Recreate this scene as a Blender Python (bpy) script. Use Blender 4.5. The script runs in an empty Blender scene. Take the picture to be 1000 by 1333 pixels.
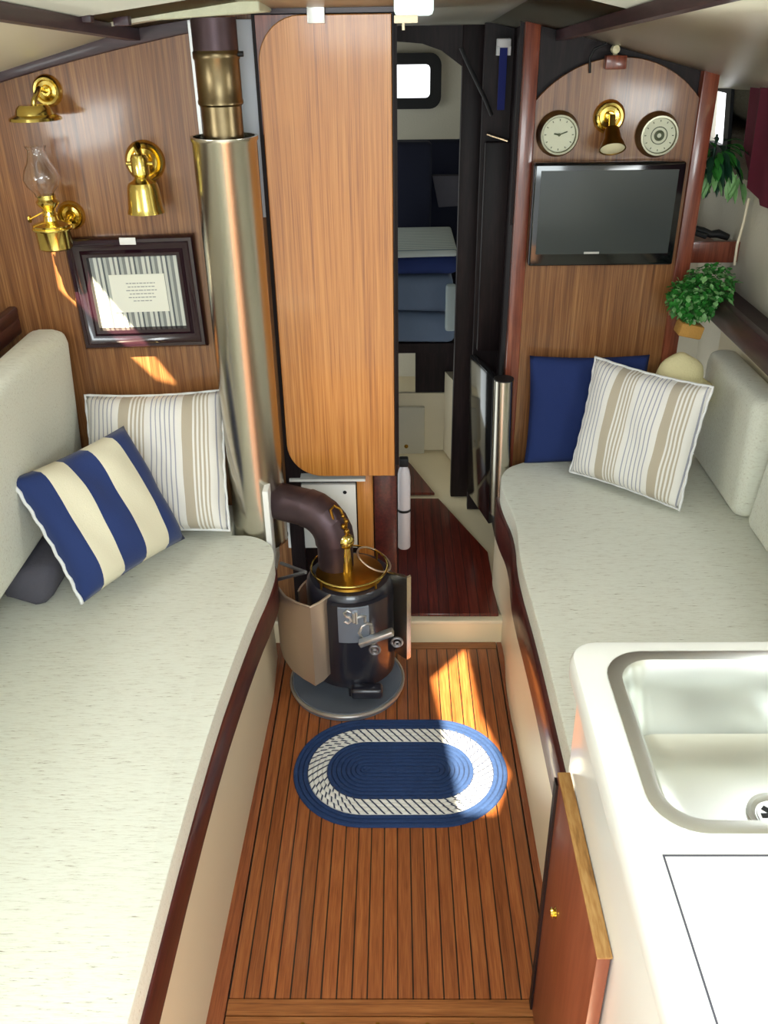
import bpy, bmesh, math, random
from mathutils import Vector, Matrix, geometry, noise
random.seed(7)
S = bpy.context.scene
C = S.collection
# ------------------------------------------------------------------ camera
F = 1150.0; PX, PY = 500.0, 666.5; H = 1.75
_y = Vector((14, 651, -F)).normalized()
_d = Vector((30, -2031, -F)).normalized()
_z = -(_d - _y * _d.dot(_y)).normalized()
_x = _y.cross(_z)
ROT = Matrix((_x, _y, _z))
CAM = Vector((0, 0, H))
cd = bpy.data.cameras.new('camera'); cam = bpy.data.objects.new('camera', cd); C.objects.link(cam)
cam.matrix_world = Matrix.Translation(CAM) @ ROT.to_4x4()
cd.sensor_fit = 'VERTICAL'; cd.sensor_height = 36; cd.lens = F / 1333 * 36; cd.clip_start = 0.01
S.camera = cam

def P(u, v, X=None, Y=None, Z=None):
    """where the sight line through photo point (u, v) meets the real plane X=, Y= or Z="""
    r = ROT @ Vector(((u - PX) / F, (PY - v) / F, -1))
    if X is not None: t = X / r.x
    elif Y is not None: t = Y / r.y
    else: t = (Z - H) / r.z
    return CAM + r * t

# ------------------------------------------------------------------ materials
def new_mat(name):
    m = bpy.data.materials.new(name); m.use_nodes = True
    nt = m.node_tree; b = nt.nodes['Principled BSDF']
    return m, nt, b
def lin(c):
    return tuple(((x / 12.92) if x <= .04045 else ((x + .055) / 1.055) ** 2.4) for x in [k / 255 for k in c]) + (1,)
def mat(name, col, rough=.5, metal=0, coat=0, bump=0, bscale=60, var=0, vscale=8, stretch=(1, 1, 1), **kw):
    m, nt, b = new_mat(name); N = nt.nodes; L = nt.links
    b.inputs['Base Color'].default_value = lin(col)
    b.inputs['Roughness'].default_value = rough; b.inputs['Metallic'].default_value = metal
    b.inputs['Coat Weight'].default_value = coat; b.inputs['Coat Roughness'].default_value = .08
    for k, v in kw.items(): b.inputs[k.replace('_', ' ')].default_value = v
    tc = N.new('ShaderNodeTexCoord'); mp = N.new('ShaderNodeMapping'); mp.inputs['Scale'].default_value = stretch
    L.new(tc.outputs['Object'], mp.inputs['Vector'])
    nz = N.new('ShaderNodeTexNoise'); nz.inputs['Scale'].default_value = vscale; nz.inputs['Detail'].default_value = 6
    L.new(mp.outputs[0], nz.inputs['Vector'])
    mx = N.new('ShaderNodeMix'); mx.data_type = 'RGBA'
    c = lin(col); k = max(var, .02)
    mx.inputs[6].default_value = tuple(x * (1 - k) for x in c[:3]) + (1,)
    mx.inputs[7].default_value = tuple(min(1, x * (1 + k)) for x in c[:3]) + (1,)
    L.new(nz.outputs['Fac'], mx.inputs[0]); L.new(mx.outputs[2], b.inputs['Base Color'])
    if bump:
        n2 = N.new('ShaderNodeTexNoise'); n2.inputs['Scale'].default_value = bscale; n2.inputs['Detail'].default_value = 3
        L.new(mp.outputs[0], n2.inputs['Vector'])
        bp = N.new('ShaderNodeBump'); bp.inputs['Strength'].default_value = bump; bp.inputs['Distance'].default_value = .004
        L.new(n2.outputs['Fac'], bp.inputs['Height']); L.new(bp.outputs[0], b.inputs['Normal'])
    return m
def wood(name, dark, mid, light, grain=(28, 28, 1.3), rough=.35, coat=.5, planks=None):
    """veneer with stretched grain; planks = (axis, pitch, offset, caulk width) adds dark caulking lines"""
    m, nt, b = new_mat(name); N = nt.nodes; L = nt.links
    tc = N.new('ShaderNodeTexCoord'); mp = N.new('ShaderNodeMapping'); mp.inputs['Scale'].default_value = grain
    L.new(tc.outputs['Object'], mp.inputs['Vector'])
    n1 = N.new('ShaderNodeTexNoise'); n1.inputs['Scale'].default_value = 1.6; n1.inputs['Detail'].default_value = 5; n1.inputs['Roughness'].default_value = .65
    n1.inputs['Distortion'].default_value = .25
    n2 = N.new('ShaderNodeTexNoise'); n2.inputs['Scale'].default_value = 7; n2.inputs['Detail'].default_value = 3
    L.new(mp.outputs[0], n1.inputs['Vector']); L.new(mp.outputs[0], n2.inputs['Vector'])
    ad = N.new('ShaderNodeMath'); ad.operation = 'MULTIPLY_ADD'; ad.inputs[1].default_value = .45
    L.new(n2.outputs['Fac'], ad.inputs[0])
    ml = N.new('ShaderNodeMath'); ml.operation = 'MULTIPLY'; ml.inputs[1].default_value = .65
    L.new(n1.outputs['Fac'], ml.inputs[0]); L.new(ml.outputs[0], ad.inputs[2])
    cr = N.new('ShaderNodeValToRGB'); e = cr.color_ramp.elements
    e[0].position = .36; e[0].color = lin(dark); e[1].position = .72; e[1].color = lin(light)
    x = e.new(.53); x.color = lin(mid)
    L.new(ad.outputs[0], cr.inputs[0])
    out = cr.outputs[0]
    if planks:
        ax, pitch, off, w = planks
        sp = N.new('ShaderNodeSeparateXYZ'); L.new(tc.outputs['Object'], sp.inputs[0])
        a = N.new('ShaderNodeMath'); a.operation = 'ADD'; a.inputs[1].default_value = off; L.new(sp.outputs[ax], a.inputs[0])
        q = N.new('ShaderNodeMath'); q.operation = 'DIVIDE'; q.inputs[1].default_value = pitch; L.new(a.outputs[0], q.inputs[0])
        fr = N.new('ShaderNodeMath'); fr.operation = 'FRACT'; L.new(q.outputs[0], fr.inputs[0])
        fl = N.new('ShaderNodeMath'); fl.operation = 'FLOOR'; L.new(q.outputs[0], fl.inputs[0])
        wn = N.new('ShaderNodeTexWhiteNoise'); wn.noise_dimensions = '1D'; L.new(fl.outputs[0], wn.inputs['W'])
        hv = N.new('ShaderNodeHueSaturation'); L.new(out, hv.inputs['Color'])
        mr = N.new('ShaderNodeMapRange'); mr.inputs[3].default_value = .86; mr.inputs[4].default_value = 1.12
        L.new(wn.outputs[0], mr.inputs[0]); L.new(mr.outputs[0], hv.inputs['Value'])
        lt = N.new('ShaderNodeMath'); lt.operation = 'LESS_THAN'; lt.inputs[1].default_value = w / pitch; L.new(fr.outputs[0], lt.inputs[0])
        mx = N.new('ShaderNodeMix'); mx.data_type = 'RGBA'; L.new(lt.outputs[0], mx.inputs[0]); L.new(hv.outputs[0], mx.inputs[6])
        mx.inputs[7].default_value = lin((30, 20, 16)); out = mx.outputs[2]
    L.new(out, b.inputs['Base Color'])
    b.inputs['Roughness'].default_value = rough; b.inputs['Coat Weight'].default_value = coat; b.inputs['Coat Roughness'].default_value = .12
    bp = N.new('ShaderNodeBump'); bp.inputs['Strength'].default_value = .12; bp.inputs['Distance'].default_value = .002
    L.new(ad.outputs[0], bp.inputs['Height']); L.new(bp.outputs[0], b.inputs['Normal'])
    return m
def stripes(name, stops, axis=0, period=1.0, rough=.85):
    """woven stripes: stops = [(position 0..1, rgb)] across one period of the object's own axis"""
    m, nt, b = new_mat(name); N = nt.nodes; L = nt.links
    tc = N.new('ShaderNodeTexCoord'); sp = N.new('ShaderNodeSeparateXYZ'); L.new(tc.outputs['Object'], sp.inputs[0])
    dv = N.new('ShaderNodeMath'); dv.operation = 'DIVIDE'; dv.inputs[1].default_value = period; L.new(sp.outputs[axis], dv.inputs[0])
    ad = N.new('ShaderNodeMath'); ad.operation = 'ADD'; ad.inputs[1].default_value = .5; L.new(dv.outputs[0], ad.inputs[0])
    fr = N.new('ShaderNodeMath'); fr.operation = 'FRACT'; L.new(ad.outputs[0], fr.inputs[0])
    cr = N.new('ShaderNodeValToRGB'); cr.color_ramp.interpolation = 'CONSTANT'; e = cr.color_ramp.elements
    e[0].position = stops[0][0]; e[0].color = lin(stops[0][1]); e[1].position = stops[1][0]; e[1].color = lin(stops[1][1])
    for p_, c_ in stops[2:]:
        x = e.new(p_); x.color = lin(c_)
    L.new(fr.outputs[0], cr.inputs[0]); L.new(cr.outputs[0], b.inputs['Base Color'])
    b.inputs['Roughness'].default_value = rough; b.inputs['Sheen Weight'].default_value = .15
    n = N.new('ShaderNodeTexNoise'); n.inputs['Scale'].default_value = 300; L.new(tc.outputs['Object'], n.inputs['Vector'])
    bp = N.new('ShaderNodeBump'); bp.inputs['Strength'].default_value = .25; bp.inputs['Distance'].default_value = .002
    L.new(n.outputs['Fac'], bp.inputs['Height']); L.new(bp.outputs[0], b.inputs['Normal'])
    return m
def emit(name, col, st):
    m, nt, b = new_mat(name); b.inputs['Base Color'].default_value = (.02, .02, .02, 1)
    b.inputs['Emission Color'].default_value = lin(col); b.inputs['Emission Strength'].default_value = st
    return m
def fabric(name, base, fleck):
    m, nt, b = new_mat(name); N = nt.nodes; L = nt.links
    tc = N.new('ShaderNodeTexCoord'); mp = N.new('ShaderNodeMapping'); mp.inputs['Scale'].default_value = (34, 300, 180)
    L.new(tc.outputs['Object'], mp.inputs['Vector'])
    nz = N.new('ShaderNodeTexNoise'); nz.inputs['Scale'].default_value = 1; nz.inputs['Detail'].default_value = 4; nz.inputs['Roughness'].default_value = .7
    L.new(mp.outputs[0], nz.inputs['Vector'])
    cr = N.new('ShaderNodeValToRGB'); e = cr.color_ramp.elements
    e[0].position = .29; e[0].color = lin(fleck); e[1].position = .52; e[1].color = lin(base)
    x = e.new(.36); x.color = lin(tuple(int(a * .85 + c * .15) for a, c in zip(base, fleck)))
    L.new(nz.outputs['Fac'], cr.inputs[0]); L.new(cr.outputs[0], b.inputs['Base Color'])
    b.inputs['Roughness'].default_value = .9; b.inputs['Sheen Weight'].default_value = .1
    bp = N.new('ShaderNodeBump'); bp.inputs['Strength'].default_value = .3; bp.inputs['Distance'].default_value = .002
    L.new(nz.outputs['Fac'], bp.inputs['Height']); L.new(bp.outputs[0], b.inputs['Normal'])
    return m
M = {}
M['teak'] = wood('teak_veneer', (84, 48, 26), (128, 82, 46), (164, 116, 70), grain=(60, 60, 1.0))
M['teak_door'] = wood('teak_door_veneer', (138, 78, 28), (188, 120, 52), (210, 146, 74), grain=(60, 60, .8))
M['sole'] = wood('teak_sole_planks', (106, 54, 26), (140, 78, 40), (164, 100, 54), grain=(60, 2.2, 20), rough=.34, coat=.5, planks=(0, .0295, .0, .0032))
M['sole_plain'] = wood('teak_sole_border', (98, 46, 24), (134, 70, 38), (158, 92, 52), grain=(60, 2.2, 20), rough=.3, coat=.5)
M['cross'] = wood('teak_cross_board', (96, 52, 24), (140, 84, 42), (166, 108, 60), grain=(2, 60, 20), rough=.35, coat=.4)
M['mahog'] = wood('mahogany', (48, 16, 16), (72, 26, 24), (94, 38, 32), grain=(20, 3, 20), rough=.4, coat=.25)
M['mahog_v'] = wood('mahogany_upright', (84, 34, 22), (120, 58, 40), (146, 78, 54), grain=(30, 30, 1.5), rough=.3, coat=.5)
M['mahog_hatch'] = wood('mahogany_hatch', (62, 20, 14), (90, 32, 22), (118, 46, 32), grain=(40, 2, 20), rough=.3, coat=.5, planks=(0, .032, 0, .0022))
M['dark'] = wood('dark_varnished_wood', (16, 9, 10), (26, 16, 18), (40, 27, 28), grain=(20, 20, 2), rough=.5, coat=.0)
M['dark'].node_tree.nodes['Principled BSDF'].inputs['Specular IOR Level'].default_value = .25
M['dark_beam'] = wood('dark_beam_wood', (34, 14, 20), (50, 26, 34), (68, 42, 48), grain=(3, 3, 20), rough=.45, coat=.15)
M['edge_wood'] = wood('pale_worn_edge_wood', (120, 80, 36), (164, 118, 62), (190, 150, 92), grain=(30, 4, 30), rough=.6, coat=0)
M['door_brown'] = wood('brown_door_face', (112, 54, 32), (128, 66, 42), (142, 78, 52), grain=(10, 10, 1), rough=.4, coat=.2)
M['cream'] = mat('cream_gelcoat', (226, 214, 186), .4, var=.04, vscale=3)
M['cream_paint'] = mat('cream_painted_riser', (228, 212, 176), .5, var=.06, vscale=5)
M['lining'] = mat('off_white_lining', (206, 200, 182), .75, bump=.3, bscale=120, var=.05)
M['headliner'] = mat('headliner_vinyl', (206, 200, 180), .38, var=.05, vscale=3)
M['white'] = mat('white_gelcoat', (240, 240, 234), .28, coat=.3, var=.01)
M['white_plain'] = mat('white_enamel', (236, 236, 232), .35)
M['peel'] = mat('flaking_white_paint', (206, 208, 180), .7, bump=.8, bscale=60, var=.12, vscale=30)
M['fabric'] = fabric('oatmeal_tweed', (226, 227, 214), (146, 134, 112))
M['navy'] = mat('navy_cotton', (24, 44, 100), .9, bump=.2, bscale=300)
M['navy_dark'] = mat('navy_dark_cloth', (14, 20, 44), .9, bump=.2, bscale=100)
M['bluegrey'] = mat('blue_grey_bedding', (96, 112, 136), .9, bump=.3, bscale=40, var=.1)
M['palebed'] = mat('pale_striped_bedding', (170, 184, 186), .9, bump=.3, bscale=40, var=.1)
M['greycloth'] = mat('grey_blanket', (84, 82, 92), .95, bump=.4, bscale=90, var=.15)
M['steel'] = mat('stainless_steel', (196, 190, 176), .24, 1, var=.1, vscale=5, bump=.02, bscale=3)
M['sinksteel'] = mat('satin_sink_steel', (236, 238, 234), .32, 1, var=.06, vscale=6)
M['darksteel'] = mat('heat_tinted_steel', (196, 176, 156), .42, .8, var=.12, vscale=6)
M['pipe'] = mat('aged_stove_pipe', (80, 64, 68), .42, .7, var=.35, vscale=14, bump=.1, bscale=20)
M['flue'] = mat('heat_stained_flue', (124, 108, 80), .32, 1, var=.6, vscale=16, bump=.06, bscale=30)
M['iron'] = mat('black_stove_enamel', (34, 34, 44), .28, .2, coat=.5, var=.1)
M['iron_light'] = mat('worn_cast_iron', (150, 150, 156), .35, .9, var=.2, vscale=20)
M['galv'] = mat('galvanised_plate', (128, 136, 150), .42, .45, var=.15, vscale=10)
M['gaugecase'] = mat('dull_chrome_case', (132, 130, 112), .28, 1)
M['platepaint'] = mat('pale_grey_paint', (196, 202, 212), .4)
M['alu'] = mat('aluminium_rim', (206, 206, 204), .3, .9)
M['brass'] = mat('polished_brass', (232, 208, 118), .16, 1, var=.05)
M['brass_old'] = mat('aged_brass', (156, 116, 46), .32, 1, var=.3, vscale=20)
M['black'] = mat('black_gloss_plastic', (12, 13, 16), .12, coat=.5)
M['blackmat'] = mat('black_matt', (16, 16, 18), .6)
M['screen'] = mat('dark_screen', (52, 58, 58), .22, coat=.3)
M['frame'] = mat('dark_cherry_frame', (38, 16, 26), .2, coat=.6, var=.15)
M['paper'] = mat('cream_paper', (232, 232, 218), .7)
M['ink'] = mat('grey_ink', (150, 152, 150), .8)
M['glassy'] = mat('clear_glass', (255, 255, 255), .03, Transmission_Weight=1.0, IOR=1.45)
M['dial'] = mat('ivory_dial', (214, 216, 190), .5)
M['dial_mark'] = mat('dial_marking', (84, 92, 66), .5)
M['bulb'] = mat('ivory_glass', (222, 214, 176), .4)
M['leaf'] = mat('green_leaf', (44, 118, 42), .5, var=.5, vscale=30)
M['leaf_pale'] = mat('variegated_leaf', (120, 168, 104), .5, var=.4, vscale=40)
M['leaf_dark'] = mat('dark_leaf', (18, 60, 40), .5, var=.4, vscale=30)
M['pot'] = mat('woven_tan_pot', (176, 130, 62), .8, bump=.5, bscale=120, var=.2)
M['curtain'] = mat('burgundy_curtain', (96, 20, 42), .85, bump=.2, bscale=60, var=.15)
M['towel'] = mat('pale_yellow_cloth', (232, 220, 170), .95, bump=.5, bscale=140, var=.06)
M['fridge'] = mat('white_bottle', (214, 208, 212), .35)
M['rug_blue'] = mat('braided_navy', (26, 52, 96), .9, bump=.6, bscale=120, var=.2, vscale=60)
M['rug_white'] = mat('braided_white', (226, 224, 218), .9, bump=.6, bscale=120, var=.1, vscale=60)
M['rug_fleck'] = mat('braided_dark_fleck', (52, 60, 84), .9)
M['window'] = emit('bright_daylight', (250, 252, 255), 2.6)
M['hatchglow'] = emit('hatch_daylight', (226, 244, 236), 1.5)
M['white_trim'] = mat('white_plastic', (226, 226, 226), .4)
M['bluestrap'] = mat('blue_strap', (20, 34, 110), .8)
NV, CR = (26, 48, 104), (226, 218, 192)
M['blue_stripe'] = stripes('navy_and_cream_stripes', [(0, NV), (.165, CR), (.355, NV), (.565, CR), (.80, NV)], axis=0, period=.345)
M['ribbed'] = stripes('ribbed_pale_bedding', [(0, (182, 192, 190)), (.7, (112, 128, 138))], axis=1, period=.03)
W_, T_, G_ = (234, 230, 224), (186, 174, 154), (164, 164, 176)
def ticking():
    st = [(0, T_)]
    for k in range(4): st += [(.16 + k * .062, W_), (.19 + k * .062, T_)]
    st += [(.40, W_)]
    for k in range(6): st += [(.50 + k * .075, G_), (.518 + k * .075, W_)]
    return st
M['ticking'] = stripes('ticking_stripes', ticking(), axis=0, period=.172)
M['print_stripe'] = stripes('grey_striped_backing', [(0, (206, 208, 198)), (.2, (120, 124, 124)), (.32, (206, 208, 198)), (.5, (90, 96, 100)), (.62, (180, 184, 176)), (.8, (130, 134, 132))], axis=0, period=.042)

# ------------------------------------------------------------------ mesh helpers
class MB:
    def __init__(s): s.bm = bmesh.new(); s.mi = 0
    def _mark(s, before):
        for f in s.bm.faces:
            if f.index == -1 or f not in before: f.material_index = s.mi
    def faces(s, verts, faces, mtx=None):
        vs = [s.bm.verts.new(mtx @ Vector(v) if mtx else v) for v in verts]
        out = []
        for f in faces:
            try:
                q = s.bm.faces.new([vs[i] for i in f]); q.material_index = s.mi; out.append(q)
            except ValueError: pass
        return vs, out
    def bevel_join(s, tmp, mtx, bevel, seg):
        if bevel:
            bmesh.ops.bevel(tmp, geom=list(tmp.edges), offset=bevel, segments=seg, affect='EDGES', profile=.5, clamp_overlap=True)
        if mtx: tmp.transform(mtx)
        bmesh.ops.recalc_face_normals(tmp, faces=list(tmp.faces))
        tmp.verts.index_update()
        vs = [s.bm.verts.new(v.co) for v in tmp.verts]
        for f in tmp.faces:
            q = s.bm.faces.new([vs[v.index] for v in f.verts]); q.material_index = s.mi
        tmp.free()
    def box(s, a, b, bevel=0, seg=2, mtx=None):
        x0, y0, z0 = [min(p, q) for p, q in zip(a, b)]; x1, y1, z1 = [max(p, q) for p, q in zip(a, b)]
        t = bmesh.new()
        v = [t.verts.new(p) for p in ((x0,y0,z0),(x1,y0,z0),(x1,y1,z0),(x0,y1,z0),(x0,y0,z1),(x1,y0,z1),(x1,y1,z1),(x0,y1,z1))]
        for f in ((0,3,2,1),(4,5,6,7),(0,1,5,4),(1,2,6,5),(2,3,7,6),(3,0,4,7)): t.faces.new([v[i] for i in f])
        s.bevel_join(t, mtx, bevel, seg); return s
    def prism(s, pts, ext, bevel=0, seg=2, mtx=None):
        """polygon of 3-D points extruded along the vector ext"""
        t = bmesh.new(); e = Vector(ext)
        a = [t.verts.new(p) for p in pts]; b = [t.verts.new(Vector(p) + e) for p in pts]; n = len(pts)
        t.faces.new(a[::-1]); t.faces.new(b)
        for i in range(n): t.faces.new((a[i], a[(i+1) % n], b[(i+1) % n], b[i]))
        bmesh.ops.recalc_face_normals(t, faces=list(t.faces))
        s.bevel_join(t, mtx, bevel, seg); return s
    def tube(s, path, r, n=14, cap=True):
        path = [Vector(p) for p in path]; rs = r if isinstance(r, (list, tuple)) else [r] * len(path)
        rings = []; up = None
        for i, p in enumerate(path):
            d = (path[min(i+1, len(path)-1)] - path[max(i-1, 0)]).normalized()
            if up is None: up = Vector((0,0,1)) if abs(d.z) < .9 else Vector((1,0,0))
            sx = d.cross(up).normalized(); up = sx.cross(d).normalized()
            rings.append([s.bm.verts.new(p + (sx * math.cos(2*math.pi*k/n) + up * math.sin(2*math.pi*k/n)) * rs[i]) for k in range(n)])
        for i in range(len(rings)-1):
            for k in range(n):
                f = s.bm.faces.new((rings[i][k], rings[i][(k+1) % n], rings[i+1][(k+1) % n], rings[i+1][k])); f.material_index = s.mi
        if cap:
            for R in (rings[0][::-1], rings[-1]):
                f = s.bm.faces.new(R); f.material_index = s.mi
        return s
    def lathe(s, prof, n=36, mtx=None, a0=0, a1=2*math.pi):
        """profile [(r, z)] turned about local z"""
        full = abs(a1 - a0 - 2*math.pi) < 1e-4; m = n if full else n + 1; rings = []
        for r, z in prof:
            ring = []
            for k in range(m):
                a = a0 + (a1 - a0) * k / n; p = Vector((max(r, 1e-4) * math.cos(a), max(r, 1e-4) * math.sin(a), z))
                ring.append(s.bm.verts.new(mtx @ p if mtx else p))
            rings.append(ring)
        for i in range(len(rings)-1):
            for k in range(m if full else m-1):
                f = s.bm.faces.new((rings[i][k], rings[i][(k+1) % m], rings[i+1][(k+1) % m], rings[i+1][k])); f.material_index = s.mi
        return s
    def torus(s, R, r, mtx=None, n=36, m=10):
        return s.lathe([(R + r*math.cos(2*math.pi*k/m), r*math.sin(2*math.pi*k/m)) for k in range(m+1)], n, mtx)
    def ball(s, c, r, n=16, sq=(1,1,1)):
        return s.lathe([(r*math.sin(math.pi*k/n), -r*math.cos(math.pi*k/n)) for k in range(n+1)], n*2, Matrix.Translation(c) @ Matrix.Diagonal((*sq, 1)))
    def build(s, name, m, parent=None, sharp=38, label=None, doubles=True):
        if doubles: bmesh.ops.remove_doubles(s.bm, verts=list(s.bm.verts), dist=1e-5)
        bmesh.ops.recalc_face_normals(s.bm, faces=list(s.bm.faces))
        for f in s.bm.faces: f.smooth = True
        for e in s.bm.edges:
            e.smooth = not (len(e.link_faces) == 2 and e.calc_face_angle(0) > math.radians(sharp))
        me = bpy.data.meshes.new(name)
        if parent is not None:
            w_, p_ = Matrix.Identity(4), parent
            while p_ is not None: w_ = p_.matrix_basis @ w_; p_ = p_.parent
            s.bm.transform(w_.inverted())
        s.bm.to_mesh(me); s.bm.free()
        for x in (m if isinstance(m, list) else [m]): me.materials.append(M[x] if isinstance(x, str) else x)
        o = bpy.data.objects.new(name, me); C.objects.link(o)
        if parent is not None: o.parent = parent
        if label: o['label'] = label
        return o
def tag(o, label, cat, group=None, kind=None):
    o['label'] = label; o['category'] = cat
    if group: o['group'] = group
    if kind: o['kind'] = kind
    return o
def struct(o):
    o['kind'] = 'structure'; return o
def thing(name, loc, label, cat, group=None):
    o = bpy.data.objects.new(name, None); C.objects.link(o); o.empty_display_size = .05
    o.matrix_basis = Matrix.Translation(loc)
    return tag(o, label, cat, group)
def frame_mtx(origin, xdir, ydir):
    x = Vector(xdir).normalized(); z = x.cross(Vector(ydir)).normalized(); y = z.cross(x)
    m = Matrix((x, y, z)).transposed().to_4x4(); m.translation = origin; return m
AFT = Matrix.Rotation(math.radians(90), 4, 'X')      # local z turned to face aft (-Y)
def aft(p): return Matrix.Translation(p) @ AFT

LB = 2.33      # port half bulkhead
RB = 2.66      # starboard half bulkhead
SEAT = .47
SUN = Vector((.05, .6, -.8))
def zroof(x, y):
    z = 1.715 + .06 * (2.45 - y)
    z += .035 * max(0, min(1, (x + .60) / .28, (.44 - x) / .16))
    if x < -.60: z -= (-.60 - x) * .26
    if x > .44: z -= (x - .44) * .26
    return z

# ------------------------------------------------------------------ floor
gl = P(298, 1299, Z=0).x; gr = P(707, 1223, Z=0).x
flf = P(300, 1299, Z=0).y
YST = P(600, 836, Z=0).y         # the step
g = MB(); n = 21; pitch = (gr - gl) / n
for nd in M['sole'].node_tree.nodes:
    if nd.type == 'MATH' and nd.operation == 'ADD': nd.inputs[1].default_value = -gl + .0016
    if nd.type == 'MATH' and nd.operation == 'DIVIDE': nd.inputs[1].default_value = pitch
    if nd.type == 'MATH' and nd.operation == 'LESS_THAN': nd.inputs[1].default_value = .0032 / pitch
g.box((gl, flf, -.03), (gr, YST - .035, 0)); g.mi = 1
g.box((gl - .2, -.2, -.03), (gl - .003, YST, -.0005)); g.box((gr + .003, -.2, -.03), (gr + .2, YST, -.0005))
g.mi = 2
g.box((gl, flf - .036, -.03), (gr, flf - .0025, .0)); g.box((gl, flf - .074, -.03), (gr, flf - .039, 0)); g.box((gl, YST - .0325, -.03), (gr, YST, 0))
g.box((gl, -.2, -.03), (gr, flf - .078, -.001))
g.mi = 3; g.box((gl - .2, -.2, -.05), (gr + .2, YST - .01, -.012))
struct(g.build('floor', ['sole', 'sole_plain', 'cross', 'blackmat']))
for i, u in enumerate((395, 492, 556, 614)):
    p = P(u, 1322, Z=0); b = MB(); b.lathe([(.0001, .0016), (.005, .0013), (.0055, 0), (.0055, -.002)], 14, Matrix.Translation((p.x, flf - .055, 0)))
    tag(b.build('brass_screw', 'brass_old'), 'brass screw head in the cross board at the aft end of the cabin sole', 'screw', 'screws in the cross board')

ZS = P(600, 808, Y=YST).z        # raised forward sole
b = MB(); b.mi = 1
b.box((-.55, YST - .004, ZS - .012), (.62, YST + .03, ZS + .002), .003)
b.mi = 0; b.box((-.55, YST + .002, -.03), (.62, 4.9, ZS - .005))
struct(b.build('floor', ['cream_paint', 'cream']))
hp = [P(*q, Z=ZS) for q in ((649, 803), (635, 722), (571, 652), (500, 652), (500, 803))]
hp[3].x = hp[4].x = -.05
b = MB(); b.prism(hp, (0, 0, .012), .002, 1)
hh = b.build('floor_hatch', 'mahog_hatch'); tag(hh, 'dark mahogany floor hatch on the raised step beyond the stove', 'hatch')
hp2 = [P(*q, Z=ZS) for q in ((566, 645), (535, 607), (525, 598), (500, 598), (500, 645))]; hp2[3].x = hp2[4].x = -.1
b = MB(); b.prism(hp2, (0, 0, .012), .002, 1)
tag(b.build('floor_hatch', 'mahog_hatch'), 'small dark wedge-shaped floorboard in the shade beyond the step hatch', 'hatch')

# ------------------------------------------------------------------ port settee
xl = -.372
def chaikin(p, k=2):
    for _ in range(k):
        q = [p[0]]
        for a_, c_ in zip(p, p[1:]): q += [(a_[0] * .75 + c_[0] * .25, a_[1] * .75 + c_[1] * .25), (a_[0] * .25 + c_[0] * .75, a_[1] * .25 + c_[1] * .75)]
        p = q + [p[-1]]
    return p
def front_left(front_x): return chaikin([(front_x - .03, .05), (front_x - .028, .6), (front_x - .024, 1.3), (front_x + .006, 1.72), (front_x + .038, 1.95), (front_x + .034, 2.07), (front_x - .03, 2.13), (-.47, 2.13)])
def outline_left(front_x, z):
    return [(-1.08, .05)] + front_left(front_x) + [(-.48, LB - .02), (-1.08, LB - .02)]
    return [(-1.08, .05), (front_x - .03, .05), (front_x - .028, .6), (front_x - .024, 1.3), (front_x + .006, 1.72), (front_x + .035, 1.95), (front_x + .02, 2.06), (front_x - .03, 2.10), (-.47, 2.12), (-.48, LB - .02), (-1.08, LB - .02)]
b = MB(); b.prism([(x, y, SEAT - .11) for x, y in outline_left(xl, SEAT)], (0, 0, .11), .014, 4)
sc = b.build('seat_cushion', 'fabric'); tag(sc, 'long oatmeal tweed seat cushion on the left settee under the blue striped pillow', 'cushion')
def edge_piping(par, pts, z):
    b = MB(); b.tube([(x, y, z) for x, y in pts], .0042, 8); b.build('piping', 'fabric', par)
edge_piping(sc, [(x - .004, y) for x, y in front_left(xl)], SEAT - .004)
t = thing('settee_base', (xl, 1.2, 0), 'cream settee front with dark mahogany top board along the left side of the sole', 'settee')
b = MB(); o2 = [(x, y) for x, y in outline_left(xl, 0)][1:8]
fl = P(362, 876, Z=0).x, P(270, 1320, Z=0).x
pts = [(fl[1] - .02, .05), (fl[1], 1.0), (fl[0], 2.0), (fl[0] - .01, 2.18)]
vs = [(x, y, -.01) for x, y in pts] + [(x - .012, y, .345) for x, y in pts]
b.faces(vs, [(i, i+1, i+5, i+4) for i in range(3)])
vs = [(x - .02, y, -.01) for x, y in pts] + [(x - .032, y, .34) for x, y in pts]
b.faces(vs, [(i, i+4, i+5, i+1) for i in range(3)])
b.build('front_panel', 'cream', t)
b = MB(); pts = [(x + .005, y) for x, y in front_left(xl) if y < 2.075]
outl = pts + [(x - .022, y) for x, y in pts[::-1]]
b.prism([(x, y, .315) for x, y in outl], (0, 0, .095), .003, 2)
b.build('top_board', 'mahog', t)
b = MB(); b.box((-1.1, .05, .33), (xl - .03, LB - .01, .355)); b.build('seat_board', 'dark', t)
# back cushion
b = MB()
def cushion_box(x0, x1, y0, y1, z0, z1, lean, r=.045, mtx=None):
    t = bmesh.new()
    a = [(x0, y0, z0), (x1, y0, z0), (x1, y1, z0), (x0, y1, z0), (x0 + lean, y0, z1), (x1 + lean, y0, z1), (x1 + lean, y1, z1), (x0 + lean, y1, z1)]
    v = [t.verts.new(p) for p in a]
    for f in ((0,3,2,1),(4,5,6,7),(0,1,5,4),(1,2,6,5),(2,3,7,6),(3,0,4,7)): t.faces.new([v[i] for i in f])
    return t
b.bevel_join(cushion_box(-1.02, -.905, .2, LB - .03, .575, 1.03, .03), None, .04, 5)
tag(b.build('back_cushion', 'fabric'), 'tall oatmeal tweed back cushion with rounded top behind the blue striped pillow', 'cushion')
b = MB(); b.box((-1.0, 1.80, SEAT), (-.86, 2.08, .565), .03, 3)
for v in b.bm.verts: v.co += Vector((.02, .02, .012)) * noise.noise(v.co * 14)
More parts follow.
